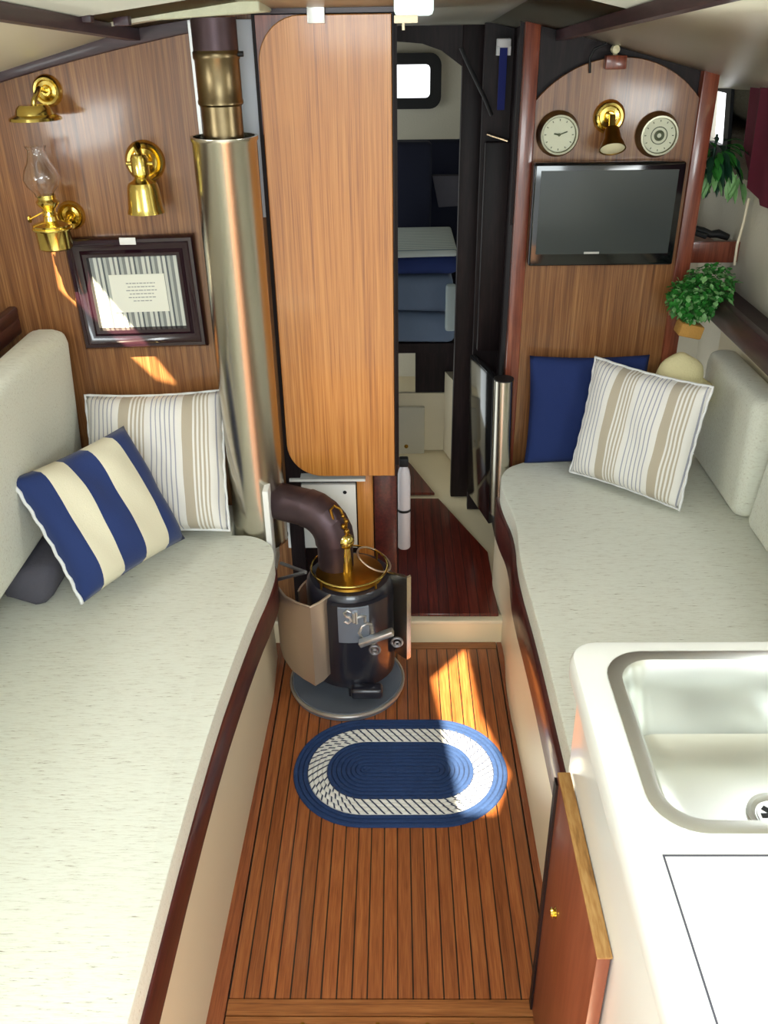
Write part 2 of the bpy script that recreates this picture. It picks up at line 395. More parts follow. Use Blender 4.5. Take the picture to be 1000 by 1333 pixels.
tag(b.build('folded_blanket', 'greycloth'), 'dark grey folded blanket tucked under the left back cushion', 'blanket')
b = MB(); b.box((-1.14, .1, 1.0), (-1.02, LB, 1.045), .006); b.box((-1.045, .1, 1.04), (-1.02, LB, 1.075), .006)
struct(b.build('trim_1', 'mahog'))

# ------------------------------------------------------------------ pillows
def pillow(name, c0, c1, c3, th, m, label, pinch=.045, piping=None, seed=0, N=26):
    """c0 -> c1 is local x, c0 -> c3 local y"""
    c0, c1, c3 = map(Vector, (c0, c1, c3)); w = (c1 - c0).length; h = (c3 - c0).length
    mt = frame_mtx((c1 + c3) / 2, c1 - c0, c3 - c0)
    bm = bmesh.new()
    def pt(i, j, sgn):
        a, c = 2 * i / N - 1, 2 * j / N - 1
        x = a * w / 2 * (1 - pinch * (1 - c * c) ** 1 * abs(a) ** 3); y = c * h / 2 * (1 - pinch * (1 - a * a) * abs(c) ** 3)
        e = max(0, (1 - a ** 4)) ** .55 * max(0, (1 - c ** 4)) ** .55
        z = sgn * th / 2 * e
        z += .006 * noise.noise(Vector((a * 2.5 + seed, c * 2.5, sgn * .1))) * (1 if e > 0 else 0)
        z += .004 * e * math.sin(a * 9 + c * 4 + seed)
        return Vector((x, y, z))
    grid = {}
    for sgn in (1, -1):
        for i in range(N + 1):
            for j in range(N + 1):
                if i in (0, N) or j in (0, N):
                    if sgn == -1: grid[(i, j, -1)] = grid[(i, j, 1)]; continue
                grid[(i, j, sgn)] = bm.verts.new(pt(i, j, sgn))
        for i in range(N):
            for j in range(N):
                q = [grid[(i, j, sgn)], grid[(i+1, j, sgn)], grid[(i+1, j+1, sgn)], grid[(i, j+1, sgn)]]
                bm.faces.new(q if sgn == 1 else q[::-1])
    for f in bm.faces: f.smooth = True
    me = bpy.data.meshes.new(name); bm.to_mesh(me); bm.free(); me.materials.append(M[m])
    o = bpy.data.objects.new(name, me); C.objects.link(o); o.matrix_basis = mt
    tag(o, label, 'pillow')
    if piping:
        side, pm = piping
        rim = []
        if side == 'left': seq = [(0, j) for j in range(N + 1)]
        elif side == 'all': seq = [(i, 0) for i in range(N)] + [(N, j) for j in range(N)] + [(i, N) for i in range(N, 0, -1)] + [(0, j) for j in range(N, -1, -1)]
        for i, j in seq:
            q = pt(i, j, 1); q.z = .003 * math.sin((i + j) * 1.7); rim.append(q)
        pb = MB(); pb.tube(rim, .0042 if side == 'all' else .005, 8)
        for f in pb.bm.faces: f.smooth = True
        me2 = bpy.data.meshes.new('piping'); pb.bm.to_mesh(me2); pb.bm.free(); me2.materials.append(M[pm])
        po = bpy.data.objects.new('piping', me2); C.objects.link(po); po.parent = o
        po['label'] = 'white piped edge'
    return o
def ortho(c0, c1, u, v):
    """point on the sight line (u, v) that makes a square corner at c0 with the edge c0 -> c1"""
    r = ROT @ Vector(((u - PX) / F, (PY - v) / F, -1)); a = c1 - c0
    return CAM + r * ((c0 - CAM).dot(a) / r.dot(a))
bc = P(107, 786, Z=SEAT + .05); brt = P(241, 701, Z=SEAT + .055); blf = P(17, 630, X=-.87)
blf = ortho(bc, brt, 13, 624)
pillow('throw_pillow', bc, brt, blf, .13, 'blue_stripe', 'navy blue and cream wide-striped pillow leaning at the left back cushion', piping=('left', 'white_trim'), seed=3)
# make its stripes run from the lower right edge to the upper left edge
c0 = P(150, 700, Z=SEAT + .02); c1 = P(306, 692, Z=SEAT + .02); c0.y = 2.14; c0 = P(150, 703, Y=2.14); c0.z = SEAT + .01; c1 = P(306, 690, Y=2.10)
c3 = P(104, 515, Y=LB - .05)
c0 = c1 + (c3 - P(285, 508, Y=LB - .05))
pillow('throw_pillow', c0, c1, c3, .12, 'ticking', 'beige and white ticking-striped pillow standing beside the stainless flue', piping=('all', 'white_trim'), seed=9)
c0 = P(738, 612, Z=SEAT + .02); c1 = P(880, 662, Z=SEAT + .02); c3 = P(780, 466, Y=2.53)
pillow('throw_pillow', c0, c1, c3, .11, 'ticking', 'beige and white ticking-striped pillow leaning on the plain navy pillow', piping=('all', 'white_trim'), seed=5)
c0 = P(682, 606, Z=SEAT + .02); c0.y = 2.60; c0 = P(682, 604, Y=2.58); c1 = Vector((c0.x + .37, 2.58, c0.z)); c3 = P(690, 463, Y=2.62)
pillow('throw_pillow', c0, c1, c3, .06, 'navy', 'plain navy blue pillow standing against the panel below the television', seed=1)

# ------------------------------------------------------------------ starboard settee
xr = P(717, 900, Z=SEAT).x
fc = P(655, 640, Z=SEAT)
def outline_right():
    return [(1.02, 1.02)] + front_right() + [(1.02, RB - .02)]
def front_right():
    return chaikin([(xr + .012, 1.02), (xr + .01, 1.35), (xr + .008, 1.7), (xr - .004, 2.0), (fc.x + .02, 2.2), (fc.x, 2.36), (fc.x - .002, 2.46), (fc.x + .02, 2.53), (fc.x + .06, 2.57), (fc.x + .2, RB - .02)])
b = MB(); b.prism([(x, y, SEAT - .10) for x, y in outline_right()], (0, 0, .10), .016, 4)
sc = b.build('seat_cushion', 'fabric'); edge_piping(sc, [(x + .004, y) for x, y in front_right()], SEAT - .004)
tag(sc, 'oatmeal tweed seat cushion on the right settee running back to the television panel', 'cushion')
t = thing('settee_base', (xr, 1.8, 0), 'cream settee front with mahogany top board on the right side of the sole', 'settee')
fx = P(668, 900, Z=0).x
pts = [(x - .012, y) for x, y in front_right() if y < 2.47]
outl = pts + [(x + .022, y) for x, y in pts[::-1]]
b = MB(); b.prism([(x, y, .29) for x, y in outl], (0, 0, .115), .003, 2); b.build('top_board', 'mahog', t)
b = MB(); outl = [(x + .003, y) for x, y in pts] + [(x + .02, y) for x, y in pts[::-1]]
b.prism([(x, y, -.01) for x, y in outl], (0, 0, .30)); b.build('front_panel', 'cream', t)
b = MB(); b.box((xr + .03, 1.03, .33), (1.0, RB - .01, .365)); b.build('seat_board', 'dark', t)
b = MB(); b.bevel_join(cushion_box(.975, 1.04, 1.12, 2.17, SEAT + .004, .78, .03), None, .035, 5)
tag(b.build('back_cushion', 'fabric'), 'oatmeal tweed back cushion of the right settee nearest the sink', 'cushion')
b = MB(); b.bevel_join(cushion_box(.955, 1.05, 2.19, RB - .03, SEAT + .004, .84, .0), None, .035, 5)
tag(b.build('back_cushion', 'fabric'), 'shorter oatmeal tweed back cushion behind the right ticking-striped pillow', 'cushion')
b = MB(); p = P(884, 492, Y=2.53)
b.ball(p, .075, 20, (.95, .55, 1.05)); b.ball(p + Vector((.03, .0, -.06)), .075, 18, (1, .6, 1))
for v in b.bm.verts: v.co += Vector((.5, .3, 1)) * .016 * noise.noise(v.co * 16)
tag(b.build('towel', 'towel'), 'rolled pale yellow cloth tucked behind the right striped pillow', 'towel')

# ------------------------------------------------------------------ bulkheads
def arc_top(x0, z0, x1, z1, bulge, n=10):
    return [(x0 + (x1 - x0) * k / n, z0 + (z1 - z0) * k / n + bulge * 4 * (k / n) * (1 - k / n)) for k in range(n + 1)]
# port half bulkhead
xk = P(338, 170, Y=LB - .02).x + .012
b = MB(); b.box((-1.25, LB, -.02), (xk + .0, LB + .02, 1.80)); struct(b.build('wall_left', 'teak'))
a, c = P(0, 92, Y=LB - .03), P(250, 28, Y=LB - .03)
slope = (c.z - a.z) / (c.x - a.x)
tp = arc_top(a.x - .25, a.z - .25 * slope - .02, c.x + .02, c.z + .002, .012)
b = MB(); b.prism([(x, LB - .03, z - .02) for x, z in tp] + [(x, LB - .03, z + .035) for x, z in tp[::-1]], (0, .03, 0), .004, 2)
struct(b.build('trim_2', 'dark_beam'))
# heat shield plates behind the flue
t = thing('heat_shield', P(300, 400, Y=LB - .01), 'pale metal heat shield on the bulkhead behind the flue pipe', 'heat shield')
b = MB(); x0 = P(247, 30, Y=LB - .02).x; x1 = P(337, 100, Y=LB - .02).x
b.box((x0, LB - .012, 1.30), (x1, LB - .002, 1.74), .002); b.build('plate', 'platepaint', t)
b = MB(); b.box((x0, LB - .045, 1.35), (x0 + .008, LB - .012, 1.74)); b.build('flange', 'alu', t)
# dark locker frame behind the tall door panel
xd0 = P(335, 20, Y=LB - .01).x; xd1 = P(516, 300, Y=LB - .01).x
b = MB(); b.box((xk - .012, LB - .02, .0), (xk + .03, LB + .03, 1.8)); b.box((xk + .03, LB + .01, .52), (xd1, LB + .03, 1.8)); b.box((xd1 - .004, LB - .018, .60), (xd1 + .004, LB + .03, 1.8))
struct(b.build('trim_3', 'dark'))
t = thing('locker_door', P(430, 620, Y=LB - .03), 'tall narrow teak locker door with rounded left corners beside the flue', 'door')
YD = LB - .06
def rounded(x0, x1, z0, z1, radii, n=10):
    """corner radii in the order lower left, lower right, upper right, upper left"""
    out = []
    for (cx, cz, a0), r in zip(((x0, z0, 180), (x1, z0, 270), (x1, z1, 0), (x0, z1, 90)), radii):
        if r == 0: out.append((cx, cz)); continue
        ox = cx + r if cx == x0 else cx - r; oz = cz + r if cz == z0 else cz - r
        for k in range(n + 1):
            t_ = math.radians(a0 + 90 * k / n); out.append((ox + r * math.cos(t_), oz + r * math.sin(t_)))
    return out
dx0 = P(349, 250, Y=YD).x; dx1 = P(512, 300, Y=YD).x; dz0 = P(450, 620, Y=YD).z; dz1 = P(450, 18, Y=YD).z
b = MB(); b.prism([(x, YD, z) for x, z in rounded(dx0, dx1, dz0, dz1, (.10, 0, 0, .10))], (0, .018, 0), .002, 1)
b.build('door_panel', 'teak_door', t)
b = MB(); b.box((dx1 + .0005, YD - .002, dz0), (dx1 + .004, YD + .02, dz1)); b.build('edge_strip', 'dark', t)
b = MB(); b.prism([(x, YD + .019, z) for x, z in rounded(dx0 - .004, dx1, dz1 - .25, dz1, (0, 0, 0, 0))], (0, .016, 0)); b.build('backing_board', 'mahog_v', t)
b = MB(); p = P(411, 12, Y=YD - .004); b.box((p.x - .02, YD - .006, p.z - .028), (p.x + .02, YD - .0005, p.z + .05), .002)
tag(b.build('hook', 'alu'), 'grey metal over-door clip on the top edge of the tall teak door', 'clip')
# wall below the tall door: white vented plate, teak stile, mahogany post
YW = LB + .0
p0 = P(372, 628, Y=YW); p1 = P(466, 700, Y=YW)
xw0 = P(350, 660, Y=YW + .01).x; xw1 = P(518, 660, Y=YW + .01).x
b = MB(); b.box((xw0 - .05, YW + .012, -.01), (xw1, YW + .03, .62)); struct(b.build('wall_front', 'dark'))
b = MB(); a = P(465, 640, Y=YW); c = P(487, 700, Y=YW); b.box((a.x, YW - .004, ZS), (c.x, YW + .011, .6), .002); struct(b.build('trim_4', 'teak_door'))
a = P(487, 640, Y=YW); c = P(517, 700, Y=YW)
b = MB(); b.box((a.x, YW - .012, -.0), (c.x, YW + .03, .62), .004); struct(b.build('trim_5', 'mahog'))
t = thing('insulation_plate', P(420, 700, Y=YW), 'white square plate with corner screws on the wall behind the stove elbow', 'plate')
za, zb = P(420, 630, Y=YW).z, P(420, 712, Y=YW).z
b = MB(); b.box((P(372, 660, Y=YW).x, YW - .006, zb), (P(464, 660, Y=YW).x, YW + .010, za), .002); b.build('plate', 'white_plain', t)
for u, v in ((388, 641), (449, 641), (391, 697)):
    q = P(u, v, Y=YW - .007); b = MB(); b.lathe([(.0001, .002), (.005, .0016), (.006, 0)], 12, aft(q)); b.build('screw', 'blackmat', t)
b = MB(); q = P(420, 623, Y=YW - .01); b.box((P(378, 620, Y=YW).x, YW - .03, q.z), (P(476, 620, Y=YW).x, YW + .01, q.z + .008)); struct(b.build('trim_6', 'white_plain'))
# fire extinguisher on the far side of the post
q = P(526, 712, Y=LB + .12); t = thing('fire_extinguisher', (q.x, q.y, q.z), 'slim white fire extinguisher with black band beside the dark post', 'fire extinguisher')
zt = P(526, 605, Y=LB + .12).z
b = MB(); hgt = zt - q.z; r = .021
b.lathe([(.0001, 0), (r - .003, 0), (r, .004), (r, hgt * .86), (r * .8, hgt * .94), (r * .4, hgt)], 24, Matrix.Translation(q)); b.build('body', 'fridge', t)
b = MB(); b.lathe([(r + .001, hgt * .46), (r + .001, hgt * .49)], 24, Matrix.Translation(q)); b.build('band', 'blackmat', t)
b = MB(); b.box((q.x - .014, q.y - .012, zt - .004), (q.x + .014, q.y + .012, zt + .025), .004); b.build('valve', 'blackmat', t)
b = MB(); b.box((xw1 - .02, q.y - .004, q.z + .03), (q.x, q.y + .02, q.z + .05)); b.build('bracket', 'blackmat', t)

# starboard half bulkhead : teak panel with an arched top between posts
xp0 = P(690, 250, Y=RB).x; xp1 = P(893, 250, Y=RB).x
zc = P(690, 122, Y=RB).z; ztop = P(800, 74, Y=RB).z
pts = [(xp0, -.02), (xp1, -.02)]
nA = 22; zr_ = P(895, 128, Y=RB).z
aw = (xp1 - xp0) / 2; ah = ztop - zr_; aR = (aw * aw + ah * ah) / (2 * ah); am = math.asin(aw / aR); cx = (xp0 + xp1) / 2
for k in range(0, nA):
    a = am - 2 * am * k / nA; pts.append((cx + aR * math.sin(a), ztop - aR + aR * math.cos(a)))
pts.append((xp0, zr_))
b = MB(); b.prism([(x, RB, z) for x, z in pts], (0, .018, 0), .0015, 1); struct(b.build('wall_right', 'teak'))
b = MB(); b.box((xp0 - .05, RB + .02, 1.2), (xp1 + .05, RB + .035, 1.78)); struct(b.build('wall_right_recess', 'dark'))
b = MB()
b.box((P(672, 250, Y=RB - .01).x, RB - .012, ZS), (xp0, RB + .03, 1.76), .004); struct(b.build('trim_7', 'mahog_v'))
b = MB(); b.box((xp1 - .002, RB - .012, .4), (P(914, 250, Y=RB - .01).x, RB + .03, 1.72), .004); struct(b.build('trim_8', 'mahog_v'))

# ------------------------------------------------------------------ hull sides and ceiling
XH = 1.06
b = MB()
def skin(b, prof, y0, y1, t=.02):
    n = len(prof)
    v = [(x, y0, z) for x, z in prof] + [(x, y1, z) for x, z in prof]
    b.faces(v, [(i, i+1, i+1+n, i+n) for i in range(n-1)])
wz = .98
skin(b, [(1.12, .3), (1.10, .88), (1.04, 1.0), (1.03, 1.28), (1.045, 1.30)], -.3, 4.6)
b.faces([(1.045, -.3, 1.30), (1.045, 4.6, 1.30), (1.00, 4.6, 1.56), (1.00, -.3, 1.56)], [])
struct(b.build('wall_hull_right', 'lining'))
# upper side with the window opening
wy0, wy1 = 2.78, 3.06
b = MB()
def side_x(z): return 1.045 + (z - 1.30) * -.10
def sp(y, z): return (side_x(z), y, z)
wz0, wz1 = P(935, 188, X=1.03).z, P(935, 118, X=1.02).z
ya, yb = P(948, 150, X=1.03).y, P(915, 150, X=1.03).y
for (y0, y1, z0, z1) in ((-.3, ya, 1.30, 1.62), (yb, 4.6, 1.30, 1.62), (ya, yb, 1.30, wz0), (ya, yb, wz1, 1.62)):
    b.faces([sp(y0, z0), sp(y1, z0), sp(y1, z1), sp(y0, z1)], [(0, 1, 2, 3)])
struct(b.build('wall_side_right', 'lining'))
b = MB()
for d_, th in ((.045, .010),):
    o_ = [(ya - d_, wz0 - d_), (yb + d_, wz0 - d_), (yb + d_, wz1 + d_), (ya - d_, wz1 + d_)]
    i_ = [(ya, wz0), (yb, wz0), (yb, wz1), (ya, wz1)]
    v = [(side_x(z) - th, y, z) for y, z in o_] + [(side_x(z) - th, y, z) for y, z in i_] + [(side_x(z) + .01, y, z) for y, z in o_] + [(side_x(z) + .01, y, z) for y, z in i_]
    fs = []
    for k in range(4):
        k2 = (k + 1) % 4; fs += [(k, k2, k2 + 4, k + 4), (k, k + 8, k2 + 8, k2), (k + 4, k2 + 4, k2 + 12, k + 12)]
    b.faces(v, fs)
wf = struct(b.build('window_1', 'blackmat'))
b = MB(); b.faces([(side_x(z) + .012, y, z) for y, z in i_], [(0, 1, 2, 3)]); b.build('pane', 'window', wf)
# rail and ledge along the starboard hull
b = MB(); b.box((.925, 1.0, .945), (.950, 2.82, 1.02), .005); b.box((.950, 1.0, .955), (1.06, 2.82, .985), .003)
struct(b.build('trim_9', 'dark_beam'))
b = MB(); b.box((1.055, 1.0, .5), (1.075, 2.8, .955)); struct(b.build('wall_ledge_right', 'cream'))
# port hull
b = MB(); skin(b, [(-1.16, .3), (-1.14, 1.0), (-1.12, 1.62), (-1.12, 1.66)], -.3, LB + .1); struct(b.build('wall_hull_left', 'lining'))
# ceiling with unseen holes, shaped by tracing the sun patches back to the roof
def back(p, zz=None):
    p = Vector(p)
    t_ = 0
    for _ in range(30):
        q = p - SUN * t_; t_ += (zroof(q.x, q.y) - q.z) / .8
    q = p - SUN * t_; return (q.x, q.y)
floor_patch = [P(u, v, Z=0) for u, v in ((562, 885), (606, 846), (624, 930), (664, 1010), (645, 1065), (602, 1065), (575, 940))]
streak = [P(u, v, Y=LB) for u, v in ((66, 322), (86, 322), (150, 400), (238, 510), (205, 502), (125, 430), (78, 385))]
hole1 = [back(p) for p in floor_patch]; hole2 = [back(p) for p in streak]
def panel(b, outer, holes, zoff):
    polys = [[Vector((x, y, 0)) for x, y in outer]] + [[Vector((x, y, 0)) for x, y in h] for h in holes]
    flat = [p for q in polys for p in q]
    tris = geometry.tessellate_polygon(polys)
    b.faces([(p.x, p.y, zroof(p.x, p.y) + zoff) for p in flat], [tuple(t_) for t_ in tris])
    for poly in polys:
        n = len(poly); v = [(p.x, p.y, zroof(p.x, p.y) + zoff) for p in poly] + [(p.x, p.y, zroof(p.x, p.y) + zoff + .02) for p in poly]
        b.faces(v, [(i, (i+1) % n, n + (i+1) % n, n + i) for i in range(n)])
R0 = -.9
b = MB()
for xa, xb, hl in ((-1.25, -.60, [hole2]), (-.60, -.32, []), (-.32, .28, [hole1]), (.28, .44, []), (.44, 1.25, [])):
    panel(b, [(xa, R0), (xb, R0), (xb, 4.7), (xa, 4.7)], hl, 0)
struct(b.build('ceiling', 'headliner'))
b = MB()
for x, y1 in ((-.60, LB), (.44, RB)):
    v = [(x - .014, .3, zroof(x, .3) - .024), (x + .014, .3, zroof(x, .3) - .024), (x + .014, .3, zroof(x, .3) + .0), (x - .014, .3, zroof(x, .3))]
    w = [(x - .014, y1, zroof(x, y1) - .024), (x + .014, y1, zroof(x, y1) - .024), (x + .014, y1, zroof(x, y1)), (x - .014, y1, zroof(x, y1))]
    b.faces(v + w, [(0, 1, 2, 3), (4, 7, 6, 5), (0, 4, 5, 1), (1, 5, 6, 2), (2, 6, 7, 3), (3, 7, 4, 0)])
struct(b.build('trim_10', 'dark_beam'))
# dark blocks that carry the overhead rail
for i, (u, v_, y, w_) in enumerate(((108, 30, 1.9, .020), (160, 34, 2.02, .016), (786, 36, 2.25, .022), (828, 24, 2.0, .022))):
    q = P(u, v_, Y=y); b = MB(); b.box((q.x - w_, y - .012, q.z), (q.x + w_, y + .012, zroof(q.x, y) + .005), .003); struct(b.build('trim_%d' % (11 + i), 'dark_beam'))
# flaking plate round the flue
YQ = 2.08; a = P(192, 27, Y=YQ); c = P(338, 16, Y=YQ); b = MB()
b.prism([(a.x, YQ, a.z), (c.x, YQ, c.z), (c.x, YQ, zroof(c.x, YQ) + .01), (a.x, YQ, zroof(a.x, YQ) + .01)], (0, LB - YQ - .03, 0), .003, 1)
tag(b.build('deck_plate', 'peel'), 'flaking pale painted plate on the ceiling where the flue passes through', 'plate')
b = MB(); pq = [P(112, 40, Y=YQ), P(196, 26, Y=YQ)]; b.prism([pq[0], pq[1], (pq[1].x, YQ, 1.80), (pq[0].x, YQ, 1.80)], (0, LB - YQ - .03, 0)); struct(b.build('ceiling_side', 'headliner'))
b = MB(); a = P(338, 18, Y=LB - .04); c = P(520, 18, Y=LB - .04); b.box((a.x, LB - .05, a.z - .0), (c.x, LB + .0, 1.78)); struct(b.build('trim_20', 'dark_beam'))
# bright forward hatch in the ceiling
YH = 1.3; a = P(513, 21, Y=YH); c = P(565, 0, Y=YH)
b = MB(); b.box((a.x, YH, a.z), (c.x, YH + .05, zroof(0, YH) + .005), .006)
t = tag(b.build('hatch_light', 'hatchglow'), 'glowing white square light at the ceiling above the passage', 'light')
b = MB(); b.box((a.x, YH - .004, a.z - .008), (a.x + (c.x - a.x) * .6, YH + .02, a.z + .001), .001); b.tube([(a.x + .012, YH, a.z - .006), (a.x + .012, YH, a.z - .016)], .0018, 8); b.build('latch', 'cream', t)

# ------------------------------------------------------------------ passage and forward cabin
YF = 4.4
b = MB(); b.box((-.8, YF, 0), (.9, YF + .03, 1.8)); struct(b.build('wall_bow', 'lining'))
# bow window
w0, w1 = P(517, 84, Y=YF - .01), P(559, 127, Y=YF - .01)
b = MB(); cx, cz = (w0.x + w1.x) / 2 - .01, (w0.z + w1.z) / 2; ww = (w1.x - w0.x) / 2 + .012; wh = (w0.z - w1.z) / 2
outp = rounded(cx - ww - .05, cx + ww + .05, cz - wh - .045, cz + wh + .045, (.05,) * 4, 6); inp = rounded(cx - ww, cx + ww, cz - wh, cz + wh, (.02,) * 4, 6)
n = len(outp); v = [(x, YF - .03, z) for x, z in outp] + [(x, YF - .03, z) for x, z in inp] + [(x, YF, z) for x, z in outp] + [(x, YF, z) for x, z in inp]
fs = []
for k in range(n):
    k2 = (k + 1) % n; fs += [(k, k2, n + k2, n + k), (k, 2*n + k, 2*n + k2, k2), (n + k, n + k2, 3*n + k2, 3*n + k)]
b.faces(v, fs); wf = struct(b.build('window_2', 'blackmat'))
b = MB(); b.faces([(x, YF - .008, z) for x, z in inp], [tuple(range(n))]); b.build('pane', 'window', wf)
# dark half bulkheads framing the passage
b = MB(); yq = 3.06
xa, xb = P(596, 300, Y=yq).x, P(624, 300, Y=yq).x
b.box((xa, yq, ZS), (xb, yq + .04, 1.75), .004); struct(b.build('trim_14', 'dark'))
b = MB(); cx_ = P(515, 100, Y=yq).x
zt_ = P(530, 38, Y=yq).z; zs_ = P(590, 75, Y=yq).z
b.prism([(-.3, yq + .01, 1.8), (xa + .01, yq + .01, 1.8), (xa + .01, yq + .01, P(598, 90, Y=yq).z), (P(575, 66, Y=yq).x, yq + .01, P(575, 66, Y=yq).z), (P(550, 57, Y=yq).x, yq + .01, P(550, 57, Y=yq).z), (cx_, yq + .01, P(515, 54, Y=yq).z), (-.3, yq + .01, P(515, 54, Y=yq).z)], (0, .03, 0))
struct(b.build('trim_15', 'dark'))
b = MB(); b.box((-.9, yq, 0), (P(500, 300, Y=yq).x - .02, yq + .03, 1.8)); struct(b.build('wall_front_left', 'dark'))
# berth: navy bedding, folded mattresses
zb_ = P(560, 455, Y=3.45).z
t = thing('berth', (0, 3.9, ZS), 'dark wooden berth front below the folded bedding in the forward cabin', 'berth')
b = MB(); b.prism([P(541, 452, Y=3.5) + Vector((0, 0, 0)), P(600, 452, Y=3.5), P(600, 560, Y=3.5), P(541, 512, Y=3.5)], (0, .03, 0)); b.build('front_panel', 'dark', t)
b = MB(); zb2 = P(560, 448, Y=3.36).z; b.box((-.5, 3.37, zb2 - .04), (.7, YF - .01, zb2 - .001)); b.build('base', 'dark', t)
zz = zb_
def slab(name, v_top, v_bot, m, label, cat, du=0, y0=3.36, y1=3.8, r=.03):
    z1 = P(560, v_top, Y=y0).z; z0 = P(560, v_bot, Y=y0).z
    b = MB(); b.box((-.08, y0, z0), (P(594 + du, 400, Y=y0).x, y1, z1), min(r, (z1 - z0) * .45), 4)
    for v in b.bm.verts: v.co.z += .01 * noise.noise(v.co * 6); v.co.y += .008 * noise.noise(v.co * 9)
    return tag(b.build(name, m), label, cat)
slab('folded_mattress', 408, 448, 'bluegrey', 'lowest blue-grey folded bedding slab on the forward berth', 'bedding')
slab('folded_quilt', 362, 406, 'bluegrey', 'blue-grey folded quilt in the middle of the forward berth stack', 'bedding', -4)
slab('folded_blanket', 336, 360, 'navy', 'thin blue folded blanket under the pale ribbed topper of the stack', 'bedding', 2)
slab('mattress_topper', 326, 336, 'ribbed', 'pale ribbed topper on the bedding stack in the forward cabin', 'bedding', 0)
b = MB(); q = P(583, 425, Y=3.33); b.box((q.x - .01, 3.325, q.z - .02), (q.x + .03, 3.36, q.z + .16), .01, 3)
tag(b.build('pillow_case', 'palebed'), 'pale cloth corner hanging at the right of the bedding stack', 'cloth')
b = MB(); a = P(516, 330, Y=3.95); c = P(600, 182, Y=3.95); b.box((a.x - .3, 3.95, zb2 - .002), (c.x + .2, 4.0, c.z), .02, 3)
tag(b.build('navy_cloth', 'navy_dark'), 'dark navy cloth hung across the forward cabin below the bow window', 'cloth')
b = MB(); b.box((a.x - .05, 3.86, zb2 - .002), (P(562, 250, Y=3.86).x, 3.93, P(540, 185, Y=3.86).z), .02, 3)
tag(b.build('navy_jacket', 'navy_dark'), 'navy garment hanging on the left in front of the dark cloth', 'clothing')
b = MB(); b.prism([P(563, 229, Y=3.9), P(600, 229, Y=3.9), P(600, 268, Y=3.9), P(571, 270, Y=3.9)], (0, .049, 0), .003); tag(b.build('grey_cushion', 'greycloth'), 'grey square cushion corner showing on the navy cloth', 'cushion')
# white lining low at the passage end
b = MB(); pp = [P(500, 512, Y=3.45), P(541, 512, Y=3.45), P(600, 560, Y=3.45), P(612, 660, Y=3.2), P(575, 640, Y=3.4), P(500, 590, Y=3.45)]
b.prism([(-.2, 3.49, ZS), (.6, 3.49, ZS), (.6, 3.49, P(541, 512, Y=3.49).z), (-.2, 3.49, P(541, 512, Y=3.49).z)], (0, .02, 0)); struct(b.build('wall_berth_front', 'cream'))
b = MB(); q0 = P(520, 595, Y=3.47); q1 = P(553, 530, Y=3.47); b.box((q0.x - .06, 3.465, q0.z), (q1.x, 3.485, q1.z), .004)
t = tag(b.build('access_panel', 'lining'), 'grey square access panel low in the forward cabin', 'panel')
q = P(529, 581, Y=3.464); b = MB(); b.lathe([(.0001, .006), (.008, .004), (.009, 0)], 14, aft(q)); b.build('latch', 'brass_old', t)
# side lining between passage floor and frame post
b = MB(); a = P(571, 648, Z=ZS); c = P(545, 590, Z=ZS); e = P(612, 652, Z=ZS)
b.prism([(P(612, 700, Y=3.12).x, 3.12, ZS), (.20, 3.49, ZS), (.24, 3.49, ZS), (P(612, 700, Y=3.12).x + .03, 3.12, ZS)], (0, 0, .36)); struct(b.build('wall_passage_right', 'cream'))
# hanging locker on the starboard side of the passage
yh = RB + .25
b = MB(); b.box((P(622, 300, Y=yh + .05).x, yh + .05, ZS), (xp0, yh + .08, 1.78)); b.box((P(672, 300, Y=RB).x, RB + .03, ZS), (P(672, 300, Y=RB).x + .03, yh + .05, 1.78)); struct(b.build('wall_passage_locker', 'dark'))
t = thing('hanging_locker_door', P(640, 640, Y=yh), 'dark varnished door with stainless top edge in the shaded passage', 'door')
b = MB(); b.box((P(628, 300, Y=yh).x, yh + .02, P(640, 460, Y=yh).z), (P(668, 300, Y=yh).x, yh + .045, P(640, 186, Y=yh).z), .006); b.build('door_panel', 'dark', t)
b = MB(); b.tube([P(634, 174, Y=yh + .01), P(661, 183, Y=yh + .01)], .005, 8); b.build('grab_rod', 'steel', t)
b = MB(); b.tube([P(600, 62, Y=yh), P(608, 80, Y=yh), P(620, 105, Y=yh), P(632, 130, Y=yh), P(640, 150, Y=yh + .01)], .006, 8)
tag(b.build('cable', 'blackmat'), 'black cable running down the dark passage side', 'cable')
q = P(656, 60, Y=yh); t = thing('strap_bracket', q, 'white bracket holding a blue strap high in the passage', 'strap')
b = MB(); b.box((q.x - .02, yh - .01, q.z - .004), (q.x + .02, yh + .02, q.z + .02), .003); b.box((q.x - .02, yh - .01, q.z - .024), (q.x - .012, yh + .02, q.z)); b.box((q.x + .012, yh - .01, q.z - .024), (q.x + .02, yh + .02, q.z)); b.build('bracket', 'white_trim', t)
b = MB(); b.box((q.x - .011, yh, q.z - .17), (q.x + .011, yh + .006, q.z - .002)); b.build('strap', 'bluestrap', t)
# folded-back passage door with stainless edge guard
yg = 2.62
t = thing('passage_door', P(640, 680, Y=yg), 'black glossy half-height door folded back by the right settee, edged in stainless', 'door')
a0, a1 = P(604, 465, Y=yg + .35), P(650, 480, Y=yg)
b = MB()
tl, tr, br_, bl = P(612, 462, Y=2.9), P(642, 492, Y=2.64), P(636, 682, Y=2.56), P(608, 640, Y=2.9)
b.prism([tl, tr, br_, bl], (.02, .01, 0), .002); b.build('door_panel', 'black', t)
b = MB(); ct, cb = P(656, 494, Y=2.60), P(650, 668, Y=2.56)
cyl = [ct + (cb - ct) * k / 8 for k in range(9)]
b.tube(cyl, .030, 28); eg = b.build('edge_guard', 'steel', t)
b = MB(); b.tube([ct, ct + Vector((0, 0, .004))], .031, 28); b.build('cap', 'blackmat', eg)

